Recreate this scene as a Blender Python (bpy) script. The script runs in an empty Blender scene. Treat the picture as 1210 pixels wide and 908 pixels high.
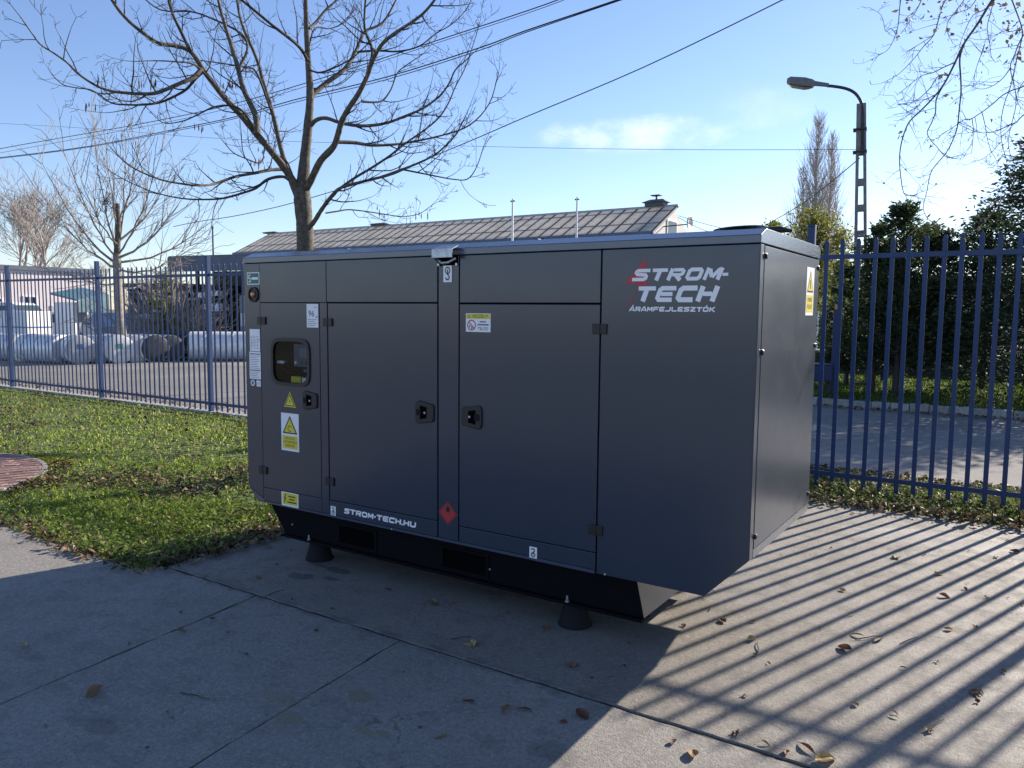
import bpy, bmesh, math, random
import numpy as np
from mathutils import Vector, Matrix

R = math.radians
S = bpy.context.scene
COL = S.collection

# ------------------------------------------------------------------ camera
F_PX, PW, PH = 923.47, 1210.0, 908.0
PITCH, ROLL, YAW = R(-5.2759), R(0.5336), R(33.1673)
CAM = np.array([4.3663, -3.409, 1.65])
FW = np.array([-math.sin(YAW) * math.cos(PITCH), math.cos(YAW) * math.cos(PITCH), math.sin(PITCH)])
_r0 = np.array([math.cos(YAW), math.sin(YAW), 0.0])
_u0 = np.cross(_r0, FW)
RT = _r0 * math.cos(ROLL) + _u0 * math.sin(ROLL)
UP = np.cross(RT, FW)
cam_data = bpy.data.cameras.new('camera')
cam = bpy.data.objects.new('camera', cam_data)
COL.objects.link(cam)
m = Matrix.Identity(4)
for i in range(3):
    m[i][0], m[i][1], m[i][2], m[i][3] = RT[i], UP[i], -FW[i], CAM[i]
cam.matrix_world = m
cam_data.sensor_width = 36.0
cam_data.lens = 36.0 * F_PX / PW
cam_data.clip_start, cam_data.clip_end = 0.05, 3000.0
S.camera = cam

# ------------------------------------------------------------------ light
SUN_DIR = Vector((0.70, 2.10, 1.0)).normalized()
SUN_EL = math.asin(SUN_DIR.z)
SUN_AZ = math.atan2(SUN_DIR.x, SUN_DIR.y)
SKY_STRENGTH, SUN_STRENGTH, EXPOSURE = 0.090, 5.0, 1.0
world = bpy.data.worlds.new('World')
S.world = world
world.use_nodes = True
wn, wl = world.node_tree.nodes, world.node_tree.links
wn.clear()
w_out = wn.new('ShaderNodeOutputWorld')
w_bg = wn.new('ShaderNodeBackground')
w_sky = wn.new('ShaderNodeTexSky')
w_sky.sky_type = 'NISHITA'
w_sky.sun_disc = False
w_sky.sun_elevation = SUN_EL
w_sky.sun_rotation = SUN_AZ
w_sky.air_density, w_sky.dust_density, w_sky.ozone_density = 1.0, 0.15, 2.0
w_bg.inputs['Strength'].default_value = SKY_STRENGTH
# a small wispy cloud bank low over the roofs, part of the sky itself
w_tc = wn.new('ShaderNodeTexCoord')


def w_math(op, a, b=None):
    n = wn.new('ShaderNodeMath')
    n.operation = op
    for i, v in enumerate((a, b)):
        if v is None:
            continue
        if isinstance(v, (int, float)):
            n.inputs[i].default_value = v
        else:
            wl.new(v, n.inputs[i])
    return n.outputs[0]


def px_dir(px, py):
    d = FW + RT * (px - PW / 2) / F_PX - UP * (py - PH / 2) / F_PX
    return d / np.linalg.norm(d)


def cloud_mask(px, py, hw, hh, gain):
    c = px_dir(px, py)
    az, el = math.atan2(c[0], c[1]), math.asin(c[2])
    sep = wn.new('ShaderNodeSeparateXYZ')
    wl.new(w_tc.outputs['Generated'], sep.inputs[0])
    a = w_math('ARCTAN2', sep.outputs['X'], sep.outputs['Y'])
    e = w_math('ARCSINE', sep.outputs['Z'])
    da = w_math('DIVIDE', w_math('SUBTRACT', a, az), hw)
    de = w_math('DIVIDE', w_math('SUBTRACT', e, el), hh)
    r = w_math('ADD', w_math('MULTIPLY', da, da), w_math('MULTIPLY', de, de))
    mp = wn.new('ShaderNodeMapping')
    mp.inputs['Scale'].default_value = (1, 1, 1.7)
    wl.new(w_tc.outputs['Generated'], mp.inputs[0])
    nz = wn.new('ShaderNodeTexNoise')
    nz.inputs['Scale'].default_value = 17.0
    nz.inputs['Detail'].default_value = 8.0
    nz.inputs['Roughness'].default_value = 0.62
    wl.new(mp.outputs[0], nz.inputs['Vector'])
    v = w_math('ADD', w_math('SUBTRACT', 1.0, r), w_math('MULTIPLY', w_math('SUBTRACT', nz.outputs['Fac'], 0.5), 3.4))
    n = wn.new('ShaderNodeMapRange')
    n.interpolation_type = 'SMOOTHSTEP'
    n.inputs['From Min'].default_value = -0.1
    n.inputs['From Max'].default_value = 1.9
    n.inputs['To Max'].default_value = gain
    wl.new(v, n.inputs['Value'])
    return n.outputs[0]


cm = w_math('MAXIMUM', cloud_mask(758, 160, 0.125, 0.024, 0.50), cloud_mask(900, 128, 0.06, 0.03, 0.16))
w_mix = wn.new('ShaderNodeMix')
w_mix.data_type = 'RGBA'
w_mix.inputs[7].default_value = (8.6, 8.7, 9.2, 1)
wl.new(cm, w_mix.inputs[0])
w_tint = wn.new('ShaderNodeMix')          # clear cold autumn air: a little bluer all over
w_tint.data_type, w_tint.blend_type = 'RGBA', 'MULTIPLY'
w_tint.inputs[0].default_value = 1.0
w_tint.inputs[7].default_value = (0.94, 0.95, 1.125, 1)
wl.new(w_sky.outputs[0], w_tint.inputs[6])
wl.new(w_tint.outputs[2], w_mix.inputs[6])
wl.new(w_mix.outputs[2], w_bg.inputs['Color'])
wl.new(w_bg.outputs[0], w_out.inputs['Surface'])

sun_data = bpy.data.lights.new('sun', 'SUN')
sun_data.energy = SUN_STRENGTH
sun_data.angle = R(0.55)
sun_data.color = (1.0, 0.90, 0.77)
sun = bpy.data.objects.new('sun', sun_data)
sun.rotation_euler = SUN_DIR.to_track_quat('Z', 'Y').to_euler()
sun.location = (10, 30, 20)
COL.objects.link(sun)

vs = S.view_settings
vs.view_transform, vs.look = 'Standard', 'None'
vs.exposure, vs.gamma = EXPOSURE, 1.0
vs.use_curve_mapping = False
S.render.engine = 'CYCLES'
S.cycles.max_bounces = 8
S.cycles.transparent_max_bounces = 16
S.cycles.use_denoising = True


# ------------------------------------------------------------------ geometry helpers
def ray(px, py):
    return FW + RT * (px - PW / 2) / F_PX - UP * (py - PH / 2) / F_PX


def PD(px, py, d):                       # point seen at a pixel, d metres ahead
    return CAM + ray(px, py) * d


def PG(px, py, z=0.0):                   # ... on the level z
    r = ray(px, py)
    return CAM + r * ((z - CAM[2]) / r[2])


def PY(px, py, y):                       # ... on the upright plane y
    r = ray(px, py)
    return CAM + r * ((y - CAM[1]) / r[1])


def link(o, parent=None):
    COL.objects.link(o)
    if parent is not None:
        o.parent = parent
    return o


def smooth(me, angle=None):
    me.polygons.foreach_set('use_smooth', [True] * len(me.polygons))
    if angle is not None:
        me.set_sharp_from_angle(angle=R(angle))


def from_arrays(name, verts, faces, mat, parent=None, sm=False, matidx=None):
    me = bpy.data.meshes.new(name)
    me.from_pydata([tuple(v) for v in verts], [], faces)
    for mm in (mat if isinstance(mat, (list, tuple)) else [mat]):
        me.materials.append(mm)
    if matidx is not None:
        me.polygons.foreach_set('material_index', matidx)
    if sm:
        smooth(me)
    me.update()
    return link(bpy.data.objects.new(name, me), parent)


def np_mesh(name, verts, loops, sizes, mat, parent=None, matidx=None):
    """fast mesh from flat numpy arrays"""
    me = bpy.data.meshes.new(name)
    me.vertices.add(len(verts))
    me.vertices.foreach_set('co', np.asarray(verts, np.float32).ravel())
    me.loops.add(len(loops))
    me.loops.foreach_set('vertex_index', np.asarray(loops, np.int32))
    me.polygons.add(len(sizes))
    st = np.concatenate(([0], np.cumsum(sizes)[:-1])).astype(np.int32)
    me.polygons.foreach_set('loop_start', st)
    me.polygons.foreach_set('loop_total', np.asarray(sizes, np.int32))
    for mm in (mat if isinstance(mat, (list, tuple)) else [mat]):
        me.materials.append(mm)
    if matidx is not None:
        me.polygons.foreach_set('material_index', np.asarray(matidx, np.int32))
    me.update(calc_edges=True)
    return link(bpy.data.objects.new(name, me), parent)


def tag(o, label=None, cat=None, group=None, kind=None):
    if label:
        o['label'] = label
    if cat:
        o['category'] = cat
    if group:
        o['group'] = group
    if kind:
        o['kind'] = kind
    return o


def empty(name, loc=(0, 0, 0), rz=0.0):
    o = bpy.data.objects.new(name, None)
    o.location = loc
    o.rotation_euler = (0, 0, rz)
    o.empty_display_size = 0.2
    return link(o)


def copy_tree(o, parent=None):
    c = o.copy()
    COL.objects.link(c)
    if parent is not None:
        c.parent = parent
    for ch in list(o.children):
        copy_tree(ch, c)
    return c


class MB:
    """collects simple shapes for one mesh"""

    def __init__(s):
        s.v, s.f = [], []

    def add(s, vs_, fs_):
        b = len(s.v)
        s.v += [tuple(map(float, v)) for v in vs_]
        s.f += [tuple(b + i for i in f) for f in fs_]
        return s

    def box(s, x0, x1, y0, y1, z0, z1, bev=0.0):
        if bev <= 0:
            vs_ = [(x, y, z) for z in (z0, z1) for y in (y0, y1) for x in (x0, x1)]
            return s.add(vs_, [(0, 2, 3, 1), (4, 5, 7, 6), (0, 1, 5, 4), (2, 6, 7, 3), (0, 4, 6, 2), (1, 3, 7, 5)])
        bm = bmesh.new()
        bmesh.ops.create_cube(bm, size=1.0)
        for v in bm.verts:
            v.co = Vector(((x0 + x1) / 2 + v.co.x * (x1 - x0), (y0 + y1) / 2 + v.co.y * (y1 - y0), (z0 + z1) / 2 + v.co.z * (z1 - z0)))
        bmesh.ops.bevel(bm, geom=list(bm.edges), offset=bev, segments=2, affect='EDGES', profile=0.6)
        bm.verts.index_update()
        s.add([v.co for v in bm.verts], [[v.index for v in f.verts] for f in bm.faces])
        bm.free()
        return s

    def tube(s, pts, rads, n=6, cap=True):
        pts = [np.asarray(p, float) for p in pts]
        if not hasattr(rads, '__len__'):
            rads = [rads] * len(pts)
        b = len(s.v)
        ref = None
        k = len(pts)
        for i, p in enumerate(pts):
            t = pts[min(i + 1, k - 1)] - pts[max(i - 1, 0)]
            t = t / (np.linalg.norm(t) + 1e-9)
            if ref is None:
                a = np.array([0, 0, 1.0]) if abs(t[2]) < 0.9 else np.array([1.0, 0, 0])
                ref = np.cross(t, a)
            ref = ref - t * np.dot(ref, t)
            ref = ref / (np.linalg.norm(ref) + 1e-9)
            bi = np.cross(t, ref)
            for j in range(n):
                an = 2 * math.pi * j / n
                q = p + (ref * math.cos(an) + bi * math.sin(an)) * rads[i]
                s.v.append((float(q[0]), float(q[1]), float(q[2])))
        for i in range(k - 1):
            for j in range(n):
                a0, a1 = b + i * n + j, b + i * n + (j + 1) % n
                s.f.append((a0, a1, a1 + n, a0 + n))
        if cap:
            s.f.append(tuple(b + j for j in reversed(range(n))))
            s.f.append(tuple(b + (k - 1) * n + j for j in range(n)))
        return s

    def prism(s, outline, y0, y1):
        """outline in x-z, extruded along y"""
        n = len(outline)
        vs_ = [(x, y0, z) for x, z in outline] + [(x, y1, z) for x, z in outline]
        fs_ = [tuple(range(n)), tuple(reversed(range(n, 2 * n)))]
        fs_ += [((i + 1) % n, i, i + n, (i + 1) % n + n) for i in range(n)]
        return s.add(vs_, fs_)

    def slab(s, outline, z0, z1, bev=0.0):
        """outline in x-y (counter-clockwise), extruded up, top edge bevelled"""
        n = len(outline)
        c = np.mean(np.array(outline), axis=0)
        rings = [[(x, y, z0) for x, y in outline]]
        if bev > 0:
            rings.append([(x, y, z1 - bev) for x, y in outline])
            top = []
            for i in range(n):
                p, q, r_ = (np.array(outline[(i + k) % n]) for k in (-1, 0, 1))
                a = (q - p) / np.linalg.norm(q - p)
                b_ = (r_ - q) / np.linalg.norm(r_ - q)
                na, nb = np.array([-a[1], a[0]]), np.array([-b_[1], b_[0]])
                mm = na + nb
                mm = mm / max(1e-6, np.dot(mm, na))
                top.append((q[0] + mm[0] * bev, q[1] + mm[1] * bev, z1))
            rings.append(top)
        else:
            rings.append([(x, y, z1) for x, y in outline])
        vs_ = [v for r_ in rings for v in r_]
        fs_ = [tuple(reversed(range(n))), tuple((len(rings) - 1) * n + i for i in range(n))]
        for k in range(len(rings) - 1):
            fs_ += [(k * n + i, k * n + (i + 1) % n, (k + 1) * n + (i + 1) % n, (k + 1) * n + i) for i in range(n)]
        return s.add(vs_, fs_)

    def lathe(s, prof, c=(0, 0, 0), n=20, axis='z'):
        """prof: list of (radius, height)"""
        vs_ = []
        for r_, h in prof:
            for j in range(n):
                a = 2 * math.pi * j / n
                q = (r_ * math.cos(a), r_ * math.sin(a), h)
                if axis == 'y':
                    q = (q[0], -q[2], q[1])
                elif axis == 'x':
                    q = (q[2], q[0], q[1])
                vs_.append((c[0] + q[0], c[1] + q[1], c[2] + q[2]))
        fs_ = []
        for i in range(len(prof) - 1):
            fs_ += [(i * n + j, i * n + (j + 1) % n, (i + 1) * n + (j + 1) % n, (i + 1) * n + j) for j in range(n)]
        fs_ += [tuple(reversed(range(n))), tuple((len(prof) - 1) * n + j for j in range(n))]
        return s.add(vs_, fs_)

    def build(s, name, mat, parent=None, sm=None, kind=None):
        o = from_arrays(name, s.v, s.f, mat, parent)
        if sm is not None:
            smooth(o.data, sm)
        if kind:
            o['kind'] = kind
        return o


# ------------------------------------------------------------------ materials
def new_mat(name):
    mt = bpy.data.materials.new(name)
    mt.use_nodes = True
    nt = mt.node_tree
    return mt, nt, nt.nodes['Principled BSDF']


def lin(c):
    return tuple(c) + (1.0,) if len(c) == 3 else c


def coords(nt, mode='Object'):
    n = nt.nodes.new('ShaderNodeNewGeometry') if mode == 'World' else nt.nodes.new('ShaderNodeTexCoord')
    return n.outputs['Position'] if mode == 'World' else n.outputs['Object']


def noise(nt, vec, scale, detail=4, rough=0.55, stretch=None):
    if stretch:
        mp = nt.nodes.new('ShaderNodeMapping')
        mp.inputs['Scale'].default_value = stretch
        nt.links.new(vec, mp.inputs[0])
        vec = mp.outputs[0]
    n = nt.nodes.new('ShaderNodeTexNoise')
    n.inputs['Scale'].default_value = scale
    n.inputs['Detail'].default_value = detail
    n.inputs['Roughness'].default_value = rough
    nt.links.new(vec, n.inputs['Vector'])
    return n.outputs['Fac']


def ramp(nt, fac, stops):
    n = nt.nodes.new('ShaderNodeValToRGB')
    cr = n.color_ramp
    while len(cr.elements) < len(stops):
        cr.elements.new(0.5)
    for e, (p, c) in zip(cr.elements, stops):
        e.position = p
        e.color = lin(c)
    nt.links.new(fac, n.inputs[0])
    return n.outputs[0]


def mixc(nt, fac, a, b, mode='MIX'):
    n = nt.nodes.new('ShaderNodeMix')
    n.data_type = 'RGBA'
    n.blend_type = mode
    for sock, v in ((0, fac), (6, a), (7, b)):
        if isinstance(v, (int, float)):
            n.inputs[sock].default_value = v
        elif isinstance(v, tuple):
            n.inputs[sock].default_value = lin(v)
        else:
            nt.links.new(v, n.inputs[sock])
    return n.outputs[2]


def mathn(nt, op, a, b=None, clamp=False):
    n = nt.nodes.new('ShaderNodeMath')
    n.operation = op
    n.use_clamp = clamp
    for i, v in enumerate((a, b)):
        if v is None:
            continue
        if isinstance(v, (int, float)):
            n.inputs[i].default_value = v
        else:
            nt.links.new(v, n.inputs[i])
    return n.outputs[0]


def maprange(nt, v, a, b, c=0.0, d=1.0):
    n = nt.nodes.new('ShaderNodeMapRange')
    n.interpolation_type = 'SMOOTHSTEP'
    for i, x in zip((1, 2, 3, 4), (a, b, c, d)):
        n.inputs[i].default_value = x
    nt.links.new(v, n.inputs[0])
    return n.outputs[0]


def bump(nt, bsdf, h, strength=0.3, dist=0.01):
    n = nt.nodes.new('ShaderNodeBump')
    n.inputs['Strength'].default_value = strength
    n.inputs['Distance'].default_value = dist
    nt.links.new(h, n.inputs['Height'])
    nt.links.new(n.outputs[0], bsdf.inputs['Normal'])


def flat(name, color, rough=0.6, metal=0.0, var=0.12, scale=6.0, bstr=0.0, bscale=60.0, spec=None, objvar=0.0, mode='Object'):
    """plain coloured material with a little natural variation"""
    mt, nt, b = new_mat(name)
    v = coords(nt, mode)
    f = noise(nt, v, scale, 5)
    lo = tuple(c * (1 - var) for c in color)
    hi = tuple(min(1.0, c * (1 + var)) for c in color)
    c = ramp(nt, f, [(0.3, lo), (0.7, hi)])
    if objvar:
        oi = nt.nodes.new('ShaderNodeObjectInfo')
        k = maprange(nt, oi.outputs['Random'], 0, 1, 1 - objvar, 1 + objvar)
        hs = nt.nodes.new('ShaderNodeHueSaturation')
        nt.links.new(k, hs.inputs['Value'])
        nt.links.new(c, hs.inputs['Color'])
        c = hs.outputs[0]
    nt.links.new(c, b.inputs['Base Color'])
    b.inputs['Roughness'].default_value = rough
    b.inputs['Metallic'].default_value = metal
    if spec is not None:
        b.inputs['Specular IOR Level'].default_value = spec
    if bstr:
        bump(nt, b, noise(nt, v, bscale, 3), bstr, 0.004)
    return mt


def leafy(name, cols, scale=3.0, trans=0.35, rough=0.6, island=True):
    """two-sided foliage: colour differs leaf by leaf, light passes through a little"""
    mt, nt, b = new_mat(name)
    g = nt.nodes.new('ShaderNodeNewGeometry')
    f = mathn(nt, 'ADD', mathn(nt, 'MULTIPLY', g.outputs['Random Per Island'], 0.65),
              mathn(nt, 'MULTIPLY', noise(nt, g.outputs['Position'], scale, 3), 0.35))
    k = len(cols)
    c = ramp(nt, f, [(0.12 + 0.76 * i / max(1, k - 1), cc) for i, cc in enumerate(cols)])
    nt.links.new(c, b.inputs['Base Color'])
    b.inputs['Roughness'].default_value = rough
    b.inputs['Specular IOR Level'].default_value = 0.3
    tr = nt.nodes.new('ShaderNodeBsdfTranslucent')
    nt.links.new(c, tr.inputs['Color'])
    mx = nt.nodes.new('ShaderNodeMixShader')
    mx.inputs[0].default_value = trans
    nt.links.new(b.outputs[0], mx.inputs[1])
    nt.links.new(tr.outputs[0], mx.inputs[2])
    nt.links.new(mx.outputs[0], nt.nodes['Material Output'].inputs['Surface'])
    return mt


def paint(name, color, rough=0.38, peel=0.06, dust=0.06, wav=0.0, spec=0.5, coat=0.0):
    """powder-coated sheet metal: slight orange peel, uneven gloss, a film of dust"""
    mt, nt, b = new_mat(name)
    v = coords(nt, 'World')
    d = noise(nt, v, 2.2, 6, 0.6, (1, 1, 0.6))
    c = mixc(nt, maprange(nt, d, 0.45, 0.8, 0, dust * 0.35), color, tuple(0.5 * x + 0.08 for x in color))
    nt.links.new(c, b.inputs['Base Color'])
    r_ = maprange(nt, noise(nt, v, 5.0, 5, 0.65), 0.3, 0.7, rough - 0.02, rough + 0.03)
    nt.links.new(r_, b.inputs['Roughness'])
    b.inputs['Specular IOR Level'].default_value = spec
    b.inputs['Coat Weight'].default_value = coat
    b.inputs['Coat Roughness'].default_value = 0.16
    h = noise(nt, v, 420.0, 2)
    if wav:
        h = mathn(nt, 'MULTIPLY', noise(nt, v, 1.5, 1), wav * 4)
        bump(nt, b, h, 1.0, 0.03)
    else:
        bump(nt, b, h, peel, 0.003)
    return mt


M = {}
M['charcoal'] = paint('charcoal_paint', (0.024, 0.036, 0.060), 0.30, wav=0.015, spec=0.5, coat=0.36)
M['charcoal_sheen'] = paint('charcoal_with_sheen', (0.050, 0.066, 0.105), 0.22, coat=0.6)  # body paint made lighter, sky sheen on the roof edge put into the colour
M['black'] = flat('black_plastic', (0.010, 0.010, 0.011), 0.45)
M['black_metal'] = flat('black_frame_paint', (0.003, 0.0035, 0.005), 0.8, bstr=0.05, spec=0.12)
M['rubber'] = flat('dark_rubber', (0.014, 0.014, 0.016), 0.85, bstr=0.1, spec=0.2)
M['gap'] = flat('gap_shade', (0.002, 0.002, 0.0025), 0.95, spec=0.05)  # near-black tone painted for the shade in seams, recesses and openings
M['galv'] = flat('galvanised_steel', (0.42, 0.45, 0.48), 0.42, 0.8, 0.25, 40)
M['white_print'] = flat('white_vinyl', (0.84, 0.84, 0.86), 0.4, var=0.03)
M['red_print'] = flat('red_vinyl', (0.42, 0.035, 0.04), 0.4, var=0.05)
M['yellow_print'] = flat('yellow_vinyl', (0.72, 0.60, 0.05), 0.4, var=0.05)
M['green_print'] = flat('green_vinyl', (0.03, 0.14, 0.10), 0.4, var=0.05)
M['black_print'] = flat('black_vinyl', (0.012, 0.012, 0.014), 0.4)
M['ink'] = flat('grey_ink', (0.16, 0.16, 0.19), 0.5)
M['violet_ink'] = flat('purple_ink', (0.20, 0.03, 0.09), 0.5)
M['panel_grey'] = flat('instrument_grey', (0.13, 0.14, 0.16), 0.5)
M['screen'] = flat('screen_grey', (0.22, 0.25, 0.26), 0.3)
M['copper'] = flat('copper_plug', (0.55, 0.25, 0.13), 0.3, 0.6)
M['fence'] = paint('blue_fence_paint', (0.018, 0.046, 0.135), 0.45, 0.03, 0.1, spec=0.4)
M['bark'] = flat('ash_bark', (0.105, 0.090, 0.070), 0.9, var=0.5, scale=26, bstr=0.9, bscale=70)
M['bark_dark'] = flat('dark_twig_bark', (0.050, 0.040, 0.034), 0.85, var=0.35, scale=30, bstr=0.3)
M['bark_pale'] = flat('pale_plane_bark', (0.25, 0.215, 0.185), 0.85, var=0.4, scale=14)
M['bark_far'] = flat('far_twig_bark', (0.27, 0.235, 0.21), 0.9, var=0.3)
M['concrete_post'] = flat('weathered_concrete', (0.22, 0.21, 0.19), 0.85, var=0.25, scale=9, bstr=0.3)
M['kerb'] = flat('kerb_concrete', (0.30, 0.29, 0.26), 0.85, var=0.25, scale=14, bstr=0.3, objvar=0.15)
M['asphalt_mortar'] = flat('joint_soil', (0.030, 0.028, 0.024), 0.95, var=0.4, scale=20)
M['wire'] = flat('black_cable', (0.012, 0.012, 0.013), 0.6)
M['lamp_grey'] = flat('lamp_housing_grey', (0.16, 0.165, 0.17), 0.5)
M['lamp_glass'] = flat('lamp_lens', (0.40, 0.38, 0.34), 0.2)
M['grass'] = leafy('grass_blades', [(0.13, 0.20, 0.030), (0.25, 0.35, 0.045), (0.36, 0.44, 0.075), (0.50, 0.47, 0.20)], 1.2, 0.68)
M['verge_grass'] = leafy('shaded_grass_blades', [(0.055, 0.095, 0.018), (0.10, 0.155, 0.026), (0.16, 0.21, 0.045)], 1.2, 0.55)  # darker copy of the lawn grass, verge shade put into the colour
M['weed'] = leafy('broad_weed_leaves', [(0.060, 0.105, 0.022), (0.15, 0.23, 0.040), (0.28, 0.36, 0.09)], 2.0, 0.60, 0.6)
M['ivy'] = leafy('ivy_leaves', [(0.045, 0.070, 0.018), (0.09, 0.13, 0.032), (0.17, 0.20, 0.06), (0.16, 0.11, 0.05)], 2.0, 0.5, 0.65)
M['bark_hang'] = flat('drooping_twig_bark', (0.11, 0.085, 0.065), 0.85, var=0.35, scale=30)
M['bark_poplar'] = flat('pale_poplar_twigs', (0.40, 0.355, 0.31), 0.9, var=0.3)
M['moss'] = leafy('yellow_moss', [(0.24, 0.24, 0.02), (0.36, 0.34, 0.03), (0.30, 0.33, 0.05)], 4.0, 0.2)
M['litter'] = leafy('fallen_leaf_brown', [(0.035, 0.022, 0.014), (0.075, 0.045, 0.026), (0.14, 0.085, 0.045), (0.27, 0.18, 0.10), (0.40, 0.31, 0.18)], 9.0, 0.2)
M['dry_leaf'] = leafy('dry_leaf_tan', [(0.10, 0.065, 0.035), (0.24, 0.155, 0.075), (0.30, 0.23, 0.15)], 30.0, 0.2)
M['yellow_leaf'] = leafy('dry_leaf_yellow', [(0.30, 0.22, 0.09), (0.40, 0.29, 0.12), (0.26, 0.17, 0.08)], 30.0, 0.2)
M['rust_leaf'] = leafy('dry_leaf_russet', [(0.09, 0.050, 0.032), (0.17, 0.085, 0.05)], 30.0, 0.2)
M['thuja'] = leafy('dark_conifer_sprays', [(0.026, 0.042, 0.020), (0.055, 0.080, 0.034), (0.10, 0.13, 0.052)], 1.0, 0.50)
M['spruce'] = leafy('deep_green_needles', [(0.024, 0.040, 0.024), (0.048, 0.074, 0.042), (0.085, 0.115, 0.060)], 1.0, 0.46)
M['yellow_foliage'] = leafy('yellow_green_leaves', [(0.10, 0.115, 0.02), (0.19, 0.20, 0.035), (0.30, 0.29, 0.06)], 1.0, 0.45)
M['shrub_green'] = leafy('yellow_green_shrub_leaves', [(0.10, 0.12, 0.02), (0.22, 0.23, 0.05)], 1.0, 0.4)
M['pink_wall'] = flat('pinkish_render', (0.74, 0.66, 0.66), 0.9, var=0.06, scale=0.6)
M['pale_wall'] = flat('pale_render', (0.60, 0.58, 0.55), 0.9, var=0.08, scale=0.5)
M['grey_wall'] = flat('grey_sheet_wall', (0.28, 0.29, 0.31), 0.8, var=0.1, scale=0.8)
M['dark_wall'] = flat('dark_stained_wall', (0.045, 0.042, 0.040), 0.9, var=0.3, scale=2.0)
M['roof_blue'] = flat('blue_grey_roof_sheet', (0.10, 0.125, 0.17), 0.6, var=0.15, scale=2)
M['teal'] = flat('teal_sheet', (0.10, 0.20, 0.24), 0.6, var=0.2, scale=3)
M['white_paint'] = flat('white_paint', (0.82, 0.82, 0.82), 0.5, var=0.05, scale=4)
M['car_white'] = flat('white_car_paint', (0.68, 0.69, 0.70), 0.25, var=0.02)
M['car_silver'] = flat('silver_car_paint', (0.44, 0.46, 0.49), 0.3, 0.4, 0.03)
M['window_dark'] = flat('dark_window_glass', (0.022, 0.030, 0.038), 0.08)
M['car_glass'] = flat('car_glass', (0.05, 0.075, 0.085), 0.06)
M['tyre'] = flat('tyre_rubber', (0.015, 0.015, 0.016), 0.8)
M['steel'] = flat('dark_steel', (0.05, 0.05, 0.055), 0.6, 0.3, 0.3, 5)
M['drum'] = flat('silver_wrapped_drum', (0.78, 0.79, 0.80), 0.35, 0.12, 0.14, 7, objvar=0.12)
M['drum_end'] = flat('drum_end_grey', (0.52, 0.53, 0.54), 0.5, 0.1, 0.2, 6, objvar=0.2)
M['label_blue'] = flat('drum_label_blue', (0.05, 0.13, 0.36), 0.5)
M['label_green'] = flat('drum_label_green', (0.05, 0.26, 0.20), 0.5)
M['frame_grey'] = flat('roof_mullion', (0.075, 0.080, 0.090), 0.6)
M['ridge'] = flat('zinc_ridge', (0.30, 0.32, 0.34), 0.5, 0.3)
M['blue_steel'] = flat('navy_steel', (0.012, 0.024, 0.08), 0.45)
M['orange'] = flat('orange_lamp', (0.60, 0.20, 0.03), 0.35)
M['mound'] = flat('leaf_mound', (0.16, 0.11, 0.075), 0.95, var=0.5, scale=8, bstr=0.8, bscale=14)


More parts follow.
